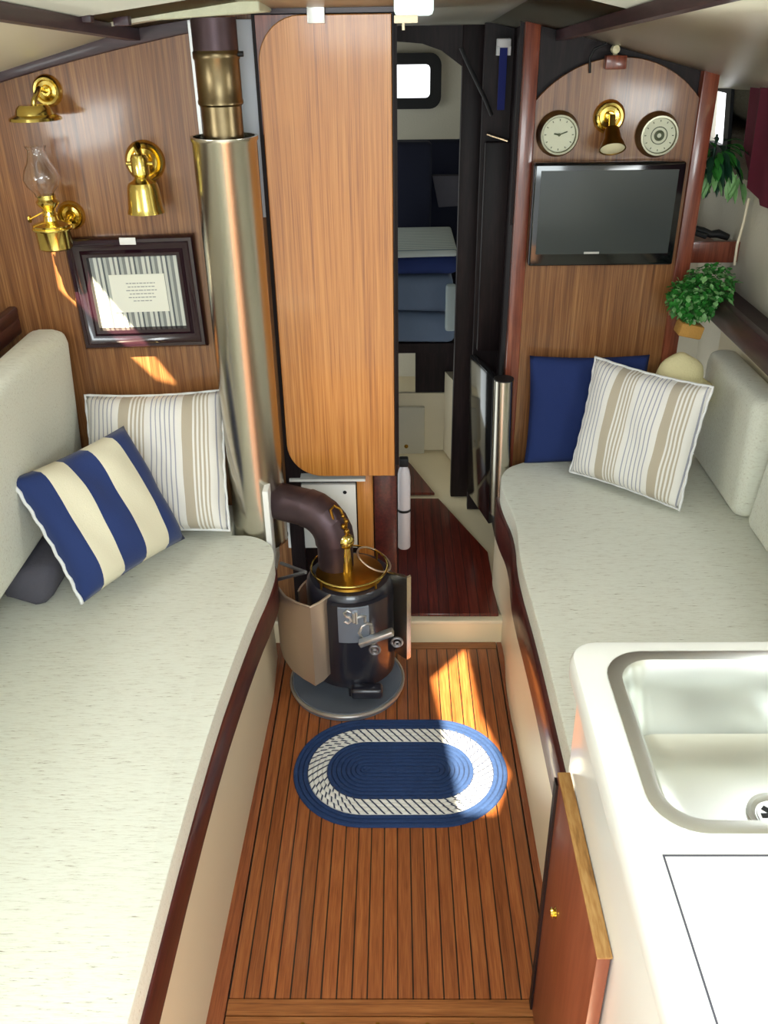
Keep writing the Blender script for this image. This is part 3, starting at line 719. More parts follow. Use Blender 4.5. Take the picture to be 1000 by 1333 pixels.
# ------------------------------------------------------------------ flue and stove
FX, FY = -.36, 2.21
ft = P(292, 180, Y=FY); FX = ft.x
fb = P(330, 700, Y=FY); r = .0755
t = thing('flue_shield', (FX, FY, fb.z), 'large polished stainless flue tube rising from the stove beside the teak door', 'flue')
b = MB(); z0, z1 = fb.z, P(292, 182, Y=FY - r).z
b.lathe([(r - .004, z0), (r, z0), (r + .0015, z0 + .006), (r, z0 + .012), (r, z1 - .012), (r + .003, z1 - .008), (r + .003, z1), (r - .004, z1), (r - .004, z0)], 56, Matrix.Translation((FX, FY, 0))); b.build('tube', 'steel', t)
t = thing('stove_pipe', (FX, FY, z1), 'heat-stained brass-coloured flue pipe above the stainless tube', 'flue')
zc1 = zroof(FX, FY) - .01
zj1 = P(292, 140, Y=FY - .05).z; zj2 = P(290, 66, Y=FY - .05).z
r2 = .050
b = MB(); b.lathe([(r2 * .93, z1 - .10), (r2 * .93, zj1)], 40, Matrix.Translation((FX, FY, 0))); b.build('lower_section', 'flue', t)
b = MB(); b.lathe([(r2 * .95, zj1), (r2 * 1.03, zj1 + .004), (r2 * 1.03, zj1 + .01), (r2, zj1 + .014), (r2, zj2 - .02), (r2 * 1.05, zj2 - .016), (r2 * 1.05, zj2 - .004), (r2, zj2)], 40, Matrix.Translation((FX, FY, 0))); b.build('middle_section', 'flue', t)
b = MB(); b.lathe([(r2 * 1.0, zj2), (r2 * 1.0, zc1)], 40, Matrix.Translation((FX, FY, 0))); b.build('upper_section', 'pipe', t)
b = MB(); b.tube([(FX + r2, FY - .01, zj2 - .008), (FX + r2 + .012, FY - .01, zj2 - .008)], .006, 10); b.build('clamp_screw', 'blackmat', t)

SC = P(452, 888, Z=.02); SX, SY = SC.x, SC.y + .02
b = MB(); rp = .166
b.lathe([(.0001, .018), (rp - .012, .018), (rp - .006, .022), (rp, .020), (rp + .002, .010), (rp, 0)], 60, Matrix.Translation((SX, SY, .0015)))
t0 = thing('hearth_plate', (SX, SY, 0), 'round grey metal plate with bright rim on the sole under the stove', 'plate')
o = b.build('plate', 'galv', t0)
b = MB(); b.torus(rp, .006, Matrix.Translation((SX, SY, .018)), 60, 8); b.build('rim', 'alu', t0)
BX, BY = P(455, 735, Y=SY + .02).x, SY + .02
ZT = P(455, 745, Y=BY).z
t = thing('stove', (BX, BY, .02), 'small round black cabin stove standing open on its grey hearth plate', 'stove')
T = Matrix.Translation((BX, BY, 0)); rb = .124
b = MB(); b.lathe([(.0001, .06), (rb * .92, .06), (rb, .07), (rb, ZT - .03), (rb * .97, ZT - .014), (rb * .9, ZT - .004), (.0001, ZT)], 56, T); b.build('body', 'iron', t)
for k in range(3):
    a = math.radians(30 + 120 * k); b = MB(); p = Vector((BX + .08 * math.cos(a), BY + .08 * math.sin(a), .064)); q = Vector((BX + .10 * math.cos(a), BY + .10 * math.sin(a), .0205))
    b.tube([p, q], [.014, .009], 12); b.build('leg', 'iron', t)
b = MB(); b.lathe([(.0001, ZT + .010), (rb * .62, ZT + .008), (rb * .76, ZT + .004), (rb * .78, ZT - .002)], 48, T); b.build('top_plate', 'brass_old', t)
b = MB(); b.torus(rb * .86, .003, T @ Matrix.Translation((0, 0, ZT + .022)), 56, 8); rail = b.build('fiddle_rail', 'brass', t)
for k in range(4):
    a = math.radians(45 + 90 * k); b = MB(); p = Vector((BX + rb * .85 * math.cos(a), BY + rb * .85 * math.sin(a), ZT - .02)); b.tube([p, p + Vector((0, 0, .042))], .0035, 8); b.build('rail_post', 'brass_old', t)
# second outer pot-holder loop at right
lc = P(487, 728, Y=BY + .03)
b = MB(); b.torus(.052, .0028, Matrix.Translation(lc) @ Matrix.Rotation(math.radians(28), 4, 'Y'), 40, 8); b.build('side_loop', 'darksteel', t)
# door with cast lettering and handle
def on_body(deg, z, rr=rb): a = math.radians(deg); return Vector((BX + rr * math.cos(a), BY + rr * math.sin(a), z))
b = MB(); b.lathe([(rb + .001, .105), (rb + .010, .108), (rb + .010, ZT - .024), (rb + .001, ZT - .020)], 20, T, math.radians(250), math.radians(322)); fd = b.build('fire_door', 'iron', t)
b = MB(); v = []
A = [(246, ZT - .028), (290, ZT - .024), (296, ZT - .075), (300, .20), (278, .175), (262, .225), (252, .27)]
v = [on_body(d, z, rb + .0135) for d, z in A]
# curved raised plate
b.lathe([(rb + .009, ZT - .145), (rb + .0135, ZT - .142), (rb + .0135, ZT - .028), (rb + .009, ZT - .025)], 12, T, math.radians(258), math.radians(294)); b.build('name_plate', 'galv', fd)
def cast_glyph(strokes, deg0, z0, w, hgt, name='cast_letter'):
    b = MB()
    for st in strokes:
        path = [on_body(deg0 + math.degrees(x * w / rb), z0 + y * hgt, rb + .0165) for x, y in st]
        b.tube(path, .0045, 8)
    return b.build(name, 'alu', fd)
S_ = [[(.9, .85), (.5, 1), (.1, .8), (.3, .55), (.7, .45), (.9, .2), (.5, 0), (.1, .15)]]
g_h = [[(.1, 1), (.1, 0)], [(.1, .5), (.6, .6), (.9, .5), (.9, 0)]]
g_c = [[(.9, .85), (.6, 1), (.25, .9), (.05, .5), (.25, .1), (.6, 0), (.9, .2)]]
g_i = [[(.5, .9), (.5, 0)]]
cast_glyph(S_, 265, ZT - .072, .020, .042); cast_glyph(g_i, 273, ZT - .070, .014, .034); cast_glyph(g_h, 278, ZT - .074, .026, .038)
cast_glyph(g_c, 281, ZT - .134, .036, .054)
hb = [P(q[0], q[1], Y=BY - rb - .03) for q in ((468, 838), (512, 822))]
b = MB(); m_ = frame_mtx((hb[0] + hb[1]) / 2, hb[1] - hb[0], (0, 0, 1)); L_ = (hb[1] - hb[0]).length
b.box((-L_/2, -.008, -.012), (L_/2, .008, .012), .003, 2, m_); b.build('door_handle', 'alu', fd)
hc = P(487, 842, Y=BY - rb - .022); b = MB()
for u, v_ in ((488, 846), (517, 836)):
    b2 = MB(); q = P(u, v_, Y=BY - rb - .014); b2.torus(.014, .004, aft(q), 24, 8); b2.torus(.006, .003, aft(q + Vector((0, -.006, 0))), 16, 8); b2.build('draught_knob', 'iron_light', fd)
b.bm.free()
b = MB(); q = P(470, 868, Y=BY - rb - .01); b.box((q.x - .03, q.y - .02, .05), (q.x + .06, q.y + .02, .085), .01, 3); b.build('ash_lip', 'iron', t)
# shield panels
def shield(deg0, deg1, rs, z0, z1, m, name, cx=BX, cy=BY, label=None):
    b = MB(); T2 = Matrix.Translation((cx, cy, 0))
    b.lathe([(rs, z0), (rs, z1), (rs + .004, z1 + .002), (rs + .006, z1), (rs + .004, z1 - .004), (rs + .004, z0), (rs, z0)], 24, T2, math.radians(deg0), math.radians(deg1))
    return b.build(name, m, t, label=label)
# left: hinged sheet wing curving round the side, right: narrow wing
zs0, zs1 = P(400, 875, Y=BY - .12).z, P(400, 795, Y=BY - .12).z
shield(60, 172, .150, .07, P(455, 735, Y=BY + .13).z - .02, 'darksteel', 'rear_shield')
def sheet(pix_top, pix_bot, ys, thick, m, name):
    """rolled sheet through upright edges at the given distances"""
    b = MB(); top = [P(u, v_, Y=y) for (u, v_), y in zip(pix_top, ys)]; bot = [P(u, v_, Y=y) for (u, v_), y in zip(pix_bot, ys)]
    for a_, c_ in zip(top, bot): c_.x = a_.x
    n = len(top); off = []
    for i in range(n):
        d = top[min(i+1, n-1)] - top[max(i-1, 0)]; nn = Vector((d.y, -d.x, 0)).normalized() * -thick; off.append(nn)
    v = top + bot + [p + o_ for p, o_ in zip(top, off)] + [p + o_ for p, o_ in zip(bot, off)]
    fs = []
    for i in range(n - 1):
        fs += [(i, i+1, n+i+1, n+i), (2*n+i, 3*n+i, 3*n+i+1, 2*n+i+1), (i, 2*n+i, 2*n+i+1, i+1), (n+i, n+i+1, 3*n+i+1, 3*n+i)]
    fs += [(0, n, 3*n, 2*n), (n-1, 3*n-1, 4*n-1, 2*n-1)]
    b.faces(v, fs); b.tube([p + Vector((0, 0, .001)) for p in top], .004, 8)
    return b.build(name, m, t)
yy = BY
sheet([(356, 742), (361, 764), (372, 778), (388, 786), (404, 791), (416, 785), (430, 775)], [(357, 840), (361, 856), (372, 872), (388, 884), (404, 893), (416, 886), (430, 872)], [yy + .02, yy - .03, yy - .08, yy - .115, yy - .135, yy - .125, yy - .10], .004, 'darksteel', 'left_wing')
sheet([(534, 750), (531, 752), (518, 748), (505, 745)], [(534, 855), (531, 858), (518, 850), (505, 842)], [yy - .06, yy - .065, yy - .03, yy], .004, 'steel', 'right_wing')
# brass ornament on the stove top
q = P(450, 704, Y=BY + .0)
b = MB(); b.ball(q, .024, 14); b.tube([q - Vector((0, 0, .02)), (q.x, q.y, ZT)], [.012, .018], 16); bt = b.build('lid_knob', 'brass', t)
b = MB(); b.tube([(q.x, q.y, q.z + .02), (q.x + .004, q.y, q.z + .05), (q.x + .0, q.y, q.z + .07), (q.x - .012, q.y + .01, q.z + .095), (q.x - .028, q.y + .01, q.z + .105), (q.x - .038, q.y + .01, q.z + .092), (q.x - .030, q.y, q.z + .06), (q.x - .016, q.y, q.z + .035), (q.x - .006, q.y, q.z + .02)], .004, 8)
for k in range(4): b.ball(Vector((q.x + .004 * (-1) ** k, q.y, q.z + .03 + .016 * k)), .009 - .001 * k, 8)
b.build('brass_finial', 'brass_old', t)
# elbow pipe
e0 = P(430, 745, Y=BY + .04); e0 = Vector((BX - .04, BY + .03, ZT - .01)); r3 = .050
w = thing('stove_elbow', e0, 'dark jointed stove pipe elbow bending from the stove top into the flue', 'pipe')
R_ = .125; pth = [e0, e0 + Vector((0, 0, .05))]
cc = e0 + Vector((-R_ * .0, 0, .05))
dirx = (Vector((FX, FY, 0)) - Vector((e0.x, e0.y, 0))).normalized()
zE = P(365, 665, Y=BY + .05).z
Rb = zE - (e0.z + .03)
Rb = max(.06, Rb)
Rb = .085; rise = max(.0, zE - e0.z - Rb)
arc = []
for k in range(6):
    a = math.pi / 2 * k / 5; arc.append(e0 + Vector((0, 0, rise)) + dirx * Rb * (1 - math.cos(a)) + Vector((0, 0, Rb * math.sin(a))))
b = MB(); b.tube([e0 - Vector((0, 0, .01)), e0 + Vector((0, 0, rise + .004))], [.050, .050], 32); b.build('lower_collar', 'pipe', w)
b = MB(); b.tube(arc, .055, 32)
bd = b.build('elbow_bend', 'pipe', w, sharp=12)
LL = (Vector((FX, FY, 0)) - Vector((e0.x, e0.y, 0))).length - Rb - .03
b = MB(); b.tube([arc[-1] - dirx * .006, arc[-1] + dirx * LL], [.0525, .0525], 32); b.build('horizontal_pipe', 'pipe', w)
# bracket plate edge beside the flue foot and two cast arms
q0, q1 = P(346, 636, Y=2.12), P(348, 748, Y=2.12)
b = MB(); b.box((q0.x - .008, 2.10, q1.z), (q0.x + .008, 2.22, q0.z), .002); tag(b.build('shield_plate', 'white_plain'), 'bright upright edge of the metal plate between left settee and stove', 'plate')
for (a_, c_) in (((370, 735), (398, 745)), ((352, 758), (398, 745)), ((352, 758), (352, 790))):
    pass
t2 = thing('pot_arm', P(398, 745, Y=BY - .08), 'folding grey iron arm reaching from the settee side to the stove', 'bracket')
b = MB(); b.tube([P(352, 757, Y=2.08), P(398, 745, Y=BY - .07)], .005, 8); b.build('lower_arm', 'iron_light', t2)
b = MB(); b.tube([P(366, 733, Y=2.12), P(398, 745, Y=BY - .07)], .005, 8); b.build('upper_arm', 'iron_light', t2)
b = MB(); b.ball(P(352, 757, Y=2.08), .008, 8); b.tube([P(352, 757, Y=2.08), P(352, 800, Y=2.08)], .004, 8); b.build('pivot', 'iron_light', t2)

# ------------------------------------------------------------------ rug
rc0, rc1 = P(521, 938, Z=0), P(521, 1078, Z=0)
RX = (P(382, 1005, Z=0).x + P(661, 1005, Z=0).x) / 2; RY = (rc0.y + rc1.y) / 2; RH = (rc0.y - rc1.y) / 2
RW = (P(661, 1008, Z=0).x - P(382, 1005, Z=0).x) / 2
def oval(r, n=72, cx=0):
    """stadium outline at half height r"""
    c = RW - RH; out = []
    for k in range(n):
        a = 2 * math.pi * k / n; x = math.cos(a); y = math.sin(a)
        out.append(((c if x > 0 else -c) + r * x, r * y) if abs(x) > 1e-6 else (0, r * y))
    return out
g = MB(); nr = 15; cr_ = [RH * (k + .5) / nr for k in range(nr)]; br = RH / nr / 2
cst = RW - RH
def stad(r, n=60):
    out = []
    for k in range(n // 2 + 1): a = -math.pi / 2 + math.pi * k / (n // 2); out.append(Vector((RX + cst + r * math.cos(a), RY + r * math.sin(a), 0)))
    for k in range(n // 2 + 1): a = math.pi / 2 + math.pi * k / (n // 2); out.append(Vector((RX - cst + r * math.cos(a), RY + r * math.sin(a), 0)))
    return out
def braid(g, r, w, hh=.007):
    pts = stad(r); n = len(pts); prof = [(-w, .001), (-w * .7, hh * .8), (0, hh), (w * .7, hh * .8), (w, .001)]; rings = []
    for i, p in enumerate(pts):
        d = (pts[(i + 1) % n] - pts[i - 1]).normalized(); o_ = Vector((d.y, -d.x, 0))
        rings.append([g.bm.verts.new(p + o_ * a + Vector((0, 0, z))) for a, z in prof])
    for i in range(n):
        for k in range(len(prof) - 1):
            f = g.bm.faces.new((rings[i][k], rings[(i+1) % n][k], rings[(i+1) % n][k+1], rings[i][k+1])); f.material_index = g.mi
for k, r in enumerate(cr_):
    fr = r / RH
    g.mi = 1 if .50 < fr < .79 else 0
    braid(g, r, br * 1.02)
g.mi = 0; g.box((RX - cst - .0, RY - br, .0005), (RX + cst, RY + br, .006))
# dark flecks of the mixed braid
g.mi = 2
for rr in (.56, .63, .70, .77):
    r = RH * rr; per = 2 * math.pi * r + 4 * cst; m_ = int(per / .021); pts = stad(r, 240); pts.append(pts[0].copy())
    # resample by arc length
    cum = [0]; 
    for i in range(1, len(pts)): cum.append(cum[-1] + (pts[i] - pts[i-1]).length)
    for q_ in range(m_):
        s_ = cum[-1] * (q_ + (.5 if int(rr * 100) % 2 else 0)) / m_; i = next((j for j in range(1, len(cum)) if cum[j] >= s_), len(cum) - 1)
        f_ = (s_ - cum[i-1]) / max(1e-6, cum[i] - cum[i-1]); p = pts[i-1].lerp(pts[i], f_); d = (pts[i] - pts[i-1]).normalized(); o_ = Vector((d.y, -d.x, 0))
        a_ = p - o_ * .007 - d * .006 + Vector((0, 0, .0076)); c_ = p + o_ * .007 + d * .006 + Vector((0, 0, .0076)); w_ = d * .0026
        g.faces([a_ - w_, a_ + w_, c_ + w_, c_ - w_], [(0, 1, 2, 3)])
rug = g.build('rug', ['rug_blue', 'rug_white', 'rug_fleck'], doubles=False)
tag(rug, 'oval navy and white braided rug on the teak sole', 'rug')

# ------------------------------------------------------------------ port bulkhead fittings
def rosette(t, p, r, m='brass'):
    b = MB(); b.lathe([(.0001, .014), (r * .3, .014), (r * .38, .008), (r * .6, .007), (r * .68, .013), (r * .82, .014), (r * .95, .008), (r, .0)], 40, aft(p)); return b.build('wall_rose', m, t)
def turned(t, name, prof, p, m, n=36, tilt=None, label=None):
    b = MB(); b.lathe(prof, n, Matrix.Translation(p) @ (tilt or Matrix.Identity(4))); return b.build(name, m, t, label=label)
YL = LB - .001
# smoke bell
p = P(62, 118, Y=YL); t = thing('smoke_bell', p, 'flat brass smoke bell on a wall arm above the oil lamp', 'smoke bell')
rosette(t, p, .036); q = P(44, 144, Y=YL - .09)
b = MB(); b.tube([p + Vector((0, -.012, 0)), p + Vector((-.002, -.05, .008)), Vector((q.x + .004, q.y, q.z + .02)), Vector((q.x, q.y, q.z + .006))], .006, 10); b.build('arm', 'brass', t)
turned(t, 'bell', [(.0001, .014), (.032, .012), (.040, .004), (.043, -.008), (.058, -.014), (.060, -.020), (.052, -.020), (.038, -.012), (.0001, -.004)], q, 'brass')
# oil lamp
p = P(93, 280, Y=YL); t = thing('oil_lamp', p, 'brass oil lamp with glass chimney on the wall left of the framed print', 'oil lamp')
rosette(t, p, .036); YO = YL - .085
z = lambda v_: P(70, v_, Y=YO).z
ox = P(69, 300, Y=YO).x; base = Vector((ox, YO, z(324)))
hF = z(292) - z(324)
turned(t, 'font', [(.0001, 0), (.036, 0), (.041, .004), (.043, hF * .8), (.045, hF * .86), (.047, hF), (.040, hF + .003), (.018, hF + .010), (.016, hF + .020), (.0001, hF + .022)], base, 'brass')
b = MB(); b.torus(.046, .0035, Matrix.Translation((ox, YO, base.z + hF * .85)), 36, 8); b.tube([p + Vector((0, -.012, 0)), (p.x - .006, p.y - .04, p.z - .012), (ox + .044, YO + .02, base.z + hF * .85)], .006, 10); b.build('bracket', 'brass', t)
bz = base.z + hF + .018
turned(t, 'burner', [(.014, 0), (.018, .006), (.014, .012), (.016, .020), (.026, .030), (.028, .036), (.022, .042), (.022, .052), (.0001, .052)], Vector((ox, YO, bz)), 'brass')
b = MB(); b.tube([(ox - .015, YO, bz + .012), (ox - .05, YO - .005, bz - .004)], .002, 8); b.lathe([(.0001, -.002), (.009, -.002), (.009, .002), (.0001, .002)], 16, Matrix.Translation((ox - .05, YO - .005, bz - .004)) @ Matrix.Rotation(math.radians(90), 4, 'Y')); b.build('wick_knob', 'brass', t)
cz0 = bz + .048; ch = z(190) - cz0; pr = [(.021, 0), (.024, ch * .08), (.038, ch * .22), (.043, ch * .36), (.038, ch * .52), (.027, ch * .68), (.022, ch * .82), (.021, ch * .94), (.025, ch)]
pr = pr + [(a - .0018, c) for a, c in pr[::-1]] + [pr[0]]
turned(t, 'glass_chimney', pr, Vector((ox + -.004, YO, cz0)), 'glassy', 40, label='clear glass chimney')
# brass spot lamp
p = P(189, 210, Y=YL); t = thing('wall_lamp', p, 'brass bell-shaded reading lamp on the teak wall above the framed print', 'lamp')
rosette(t, p, .050); q = P(180, 200, Y=YL - .07)
b = MB(); b.tube([p + Vector((0, -.012, 0)), p + Vector((-.002, -.04, .012)), Vector((q.x, q.y, q.z + .018)), Vector((q.x, q.y, q.z - .01))], .009, 12); b.build('arm', 'brass', t)
turned(t, 'shade', [(.0001, 0), (.017, -.002), (.021, -.010), (.021, -.046), (.016, -.052), (.020, -.058), (.034, -.066), (.038, -.078), (.042, -.124), (.046, -.136), (.043, -.136), (.038, -.12), (.034, -.08), (.0001, -.06)], q, 'brass')
for sg in (-1, 1):
    b = MB(); b.tube([q + Vector((.02 * sg, 0, -.022)), q + Vector((.032 * sg, 0, -.022))], .005, 10); b.build('pivot_screw', 'brass', t)
# framed print
YP = LB - .004
cor = [P(u, v_, Y=YP - .02) for u, v_ in ((86, 312), (250, 304), (272, 449), (107, 456))]
x0 = (cor[0].x + cor[3].x) / 2; x1 = (cor[1].x + cor[2].x) / 2; z1_ = (cor[0].z + cor[1].z) / 2; z0_ = (cor[2].z + cor[3].z) / 2
cxx, czz = (x0 + x1) / 2, (z0_ + z1_) / 2; hw, hh_ = (x1 - x0) / 2, (z1_ - z0_) / 2
t = thing('framed_print', (cxx, YP, czz), 'dark cherry frame around a verse on striped paper on the teak wall', 'picture')
tilt = Matrix.Translation((cxx, 0, czz)) @ Matrix.Rotation(math.radians(-1.2), 4, 'Y') @ Matrix.Translation((-cxx, 0, -czz))
def ring_frame(b, hw, hh_, prof, y, mtx):
    """moulding profile [(inset, forward)] run round a rectangle"""
    vs = []
    for ins, fw in prof:
        vs += [(cxx - hw + ins, y - fw, czz - hh_ + ins), (cxx + hw - ins, y - fw, czz - hh_ + ins), (cxx + hw - ins, y - fw, czz + hh_ - ins), (cxx - hw + ins, y - fw, czz + hh_ - ins)]
    fs = []
    for i in range(len(prof) - 1):
        for k in range(4): k2 = (k + 1) % 4; fs.append((4*i + k, 4*i + k2, 4*i + 4 + k2, 4*i + 4 + k))
    b.faces(vs, fs, mtx)
b = MB(); ring_frame(b, hw, hh_, [(0, 0), (0, .018), (.006, .026), (.014, .026), (.020, .018), (.034, .014), (.042, .022), (.050, .020), (.054, .006), (.054, 0)], YP, tilt); b.build('frame', 'frame', t)
iw, ih = hw - .054, hh_ - .054
b = MB(); b.box((-iw, -.0, -ih), (iw, .003, ih)); o = b.build('striped_paper', 'print_stripe'); o.matrix_basis = Matrix.Translation((0, -.008, 0)) @ Matrix.Rotation(math.radians(-1.2), 4, 'Y'); o.parent = t
b = MB(); b.box((cxx - iw * .62, YP - .0105, czz - ih * .55), (cxx + iw * .66, YP - .0088, czz + ih * .52), mtx=tilt); b.build('verse_card', 'paper', t)
b = MB()
def ln(xa, xb, zq, tk=.0012): b.box((cxx + iw * xa, YP - .0112, czz + ih * zq), (cxx + iw * xb, YP - .0106, czz + ih * zq + tk), mtx=tilt)
for xa, xb, zq in ((-.25, .42, .26), (-.22, .40, .16), (-.27, .44, .06), (-.2, .36, -.04), (-.24, .40, -.14), (-.14, .30, -.24)):
    x = xa
    while x < xb: w_ = random.uniform(.04, .10); ln(x, min(x + w_, xb), zq, .0022); x += w_ + .02
b.build('verse_text', 'ink', t)
b = MB(); q = P(166, 314, Y=YP - .028); b.box((q.x - .021, YP - .029, q.z - .009), (q.x + .021, YP - .0262, q.z + .009), .004, 3); b.build('label_sticker', 'white_plain', t)
# ------------------------------------------------------------------ starboard bulkhead fittings
YR = RB - .001
c4 = [P(u, v_, Y=YR - .04) for u, v_ in ((692, 212), (889, 213), (879, 343), (690, 346))]
tx0 = (c4[0].x + c4[3].x) / 2; tx1 = (c4[1].x + c4[2].x) / 2; tz1 = c4[0].z; tz0 = c4[3].z
t = thing('television', ((tx0 + tx1) / 2, YR, tz0), 'flat black television mounted on the teak panel under the gauges', 'television')
b = MB(); b.box((tx0, YR - .05, tz0), (tx1, YR - .02, tz1), .008, 3); bz_ = b.build('bezel', 'black', t)
b = MB(); b.box((tx0 + .02, YR - .0512, tz0 + .035), (tx1 - .02, YR - .0502, tz1 - .02)); b.build('screen', 'screen', t)
b = MB(); b.box((tx0 + .1, YR - .019, tz0 + .06), (tx1 - .1, YR + .0, tz1 - .06)); b.build('wall_mount', 'blackmat', t)
b = MB(); q = P(770, 329, Y=YR - .05); b.box((q.x - .022, YR - .0515, q.z - .003), (q.x + .022, YR - .0502, q.z + .003)); b.build('badge', 'alu', bz_)
def gauge(u, v_, name, label, hub):
    p = P(u, v_, Y=YR); t = thing(name, p, label, 'gauge'); r = .057
    b = MB(); b.lathe([(r, 0), (r + .003, .004), (r, .012), (r - .004, .026), (r - .006, .034), (r - .011, .034), (r - .013, .028)], 44, aft(p)); b.build('case', 'gaugecase', t)
    b = MB(); b.lathe([(.0001, .026), (r - .012, .026)], 40, aft(p)); dl = b.build('dial', 'dial', t)
    b = MB()
    for k in range(12):
        a = math.pi * 2 * k / 12; c = p + Vector((math.cos(a) * r * .62, -.0266, math.sin(a) * r * .62)); c2 = p + Vector((math.cos(a) * r * .70, -.0266, math.sin(a) * r * .70)); b.tube([c, c2], .0012, 5)
    b.build('scale', 'dial_mark', dl)
    b = MB()
    if hub: b.torus(.010, .004, aft(p + Vector((0, -.028, 0))), 20, 8); b.torus(.022, .0012, aft(p + Vector((0, -.0268, 0))), 30, 6)
    else:
        b.tube([p + Vector((0, -.028, 0)), p + Vector((.022, -.028, .008))], .0016, 6); b.tube([p + Vector((0, -.028, 0)), p + Vector((-.014, -.028, .003))], .0022, 6); b.ball(p + Vector((0, -.028, 0)), .004, 8)
    b.build('hands', 'dial_mark', dl)
    return t
gauge(726, 174, 'clock', 'round brass-cased clock with two hands, left of the brass lamp above the television', False)
gauge(855, 175, 'barometer', 'round barometer with dark ringed hub, right of the brass lamp above the television', True)
p = P(793, 152, Y=YR); t = thing('wall_lamp', p, 'brass wall lamp facing out between the clock and the barometer', 'lamp')
rosette(t, p, .044)
q = P(797, 172, Y=YR - .06); dr = Vector((0, -.55, -.83))
zax = dr; xax = Vector((1, 0, 0)); yax = zax.cross(xax).normalized(); mt = Matrix((xax, yax, zax)).transposed().to_4x4(); mt.translation = q
b = MB(); b.tube([p + Vector((0, -.01, 0)), p + Vector((0, -.04, .004)), q], .009, 12); b.build('arm', 'brass', t)
b = MB(); b.lathe([(.0001, -.012), (.018, -.010), (.021, 0), (.024, .02), (.032, .036), (.036, .048), (.033, .048)], 32, mt); b.build('shade', 'brass_old', t)
b = MB(); b.lathe([(.0001, .052), (.018, .052), (.033, .046)], 32, mt); b.build('lens', 'bulb', t)
q = P(801, 78, Y=YR - .01); t = thing('door_buzzer', q, 'small wooden block with white button at the top of the arched panel', 'switch')
b = MB(); b.box((q.x - .028, RB - .03, q.z - .022), (q.x + .028, RB, q.z + .012), .004); b.build('block', 'mahog_v', t)
b = MB(); b.lathe([(.0001, .018), (.010, .015), (.012, 0)], 16, aft(P(801, 64, Y=RB - .01))); b.tube([P(801, 64, Y=RB - .01), P(801, 74, Y=RB - .01)], .006, 8); b.build('button', 'bulb', t)
b = MB(); b.tube([P(768, 95, Y=RB - .004), P(768, 75, Y=RB - .006), P(774, 64, Y=RB - .01), P(788, 58, Y=RB - .012), P(800, 46, Y=RB - .01)], .0035, 8)
tag(b.build('cable', 'blackmat'), 'thin black cable looping over the top of the arched teak panel', 'cable')
# shelf beyond the post
YSH = 2.74
a, c = P(888, 316, Y=YSH), P(957, 340, Y=YSH)
b = MB(); b.box((a.x, YSH - .02, c.z), (c.x, YSH, a.z + .006), .004); b.box((a.x, YSH, c.z), (c.x + .1, YSH + .4, c.z + .015))
tag(b.build('shelf', 'mahog_v'), 'small mahogany shelf with raised front right of the television', 'shelf')
b = MB(); random.seed(3)
path = [P(u, v_, Y=YSH + .05) for u, v_ in ((898, 308), (905, 298), (915, 300), (925, 305), (935, 304), (948, 309))]
b.tube(path, [.012, .014, .010, .011, .013, .010], 10); b.tube([P(898, 292, Y=YSH + .04), P(902, 302, Y=YSH + .04), P(920, 308, Y=YSH + .03)], .008, 8)
tag(b.build('binoculars_strap', 'blackmat'), 'bundled black strap lying on the small mahogany shelf', 'strap')
b = MB(); b.box((a.x, YSH + .4, .5), (1.2, YSH + .42, 1.7)); struct(b.build('wall_recess_end', 'lining'))

# plants
def leaf(b, p, d, L, W, droop=.3):
    d = Vector(d).normalized(); s_ = d.cross(Vector((0, 0, 1)))
    if s_.length < .1: s_ = Vector((1, 0, 0))
    s_.normalize(); u_ = s_.cross(d)
    pts = []
    for k, wf in enumerate((.1, .75, 1, .7, .05)):
        f = k / 4; c_ = p + d * L * f - Vector((0, 0, 1)) * droop * L * f * f; pts.append((c_ - s_ * W * wf + u_ * W * .25, c_, c_ + s_ * W * wf + u_ * W * .25))
    vs = [q for tr_ in pts for q in tr_]; fs = []
    for k in range(4):
        for j in range(2): fs.append((3*k + j, 3*k + j + 1, 3*k + 3 + j + 1, 3*k + 3 + j))
    b.faces(vs, fs)
def rdir():
    while True:
        v = Vector((random.uniform(-1, 1), random.uniform(-1, 1), random.uniform(-1, 1)))
        if .1 < v.length < 1: return v.normalized()
random.seed(11)
pc = P(905, 388, Y=2.55)
t = thing('potted_plant', P(898, 428, Y=2.55), 'bushy variegated green plant in a tan pot beside the right-hand rail', 'plant')
b = MB(); pp_ = P(897, 428, Y=2.55)
b.box((-.035, -.03, -.02), (.035, .03, .02), .006, 2, Matrix.Translation(pp_) @ Matrix.Rotation(math.radians(12), 4, 'Y')); b.build('pot', 'pot', t)
g = MB()
for k in range(1500):
    r_ = rdir(); p = pc + Vector((r_.x * .078, r_.y * .06, r_.z * .066)) * random.uniform(.6, 1)
    if k % 3 == 0: p += Vector((.035, 0, .03))
    g.mi = 1 if random.random() < .3 else 0
    leaf(g, p, rdir() + r_ * .7 + Vector((0, -.4, .1)), random.uniform(.012, .020), random.uniform(.005, .009))
g.build('foliage', ['leaf', 'leaf_pale'], t, doubles=False)
pc = P(932, 205, Y=2.72)
t = thing('hanging_plant', pc, 'trailing green plant hanging in front of the right-hand window', 'plant')
g = MB()
for k in range(130):
    r_ = rdir(); p = pc + Vector((r_.x * .07, r_.y * .04, r_.z * .055)) * random.uniform(.3, 1); g.mi = 2 if random.random() < .6 else 0
    leaf(g, p, r_ + Vector((0, -.3, -.6)), random.uniform(.03, .05), random.uniform(.008, .012), .5)
for u, v_ in ((913, 222), (922, 226), (930, 228), (952, 226), (958, 232), (962, 238)):
    q = P(u, v_, Y=2.70); g.mi = 1
    for k in range(3): leaf(g, q + rdir() * .012, Vector((random.uniform(-.5, .5), -.3, -1)), .05, .011, .2)
g.build('foliage', ['leaf', 'leaf_pale', 'leaf_dark'], t, doubles=False)
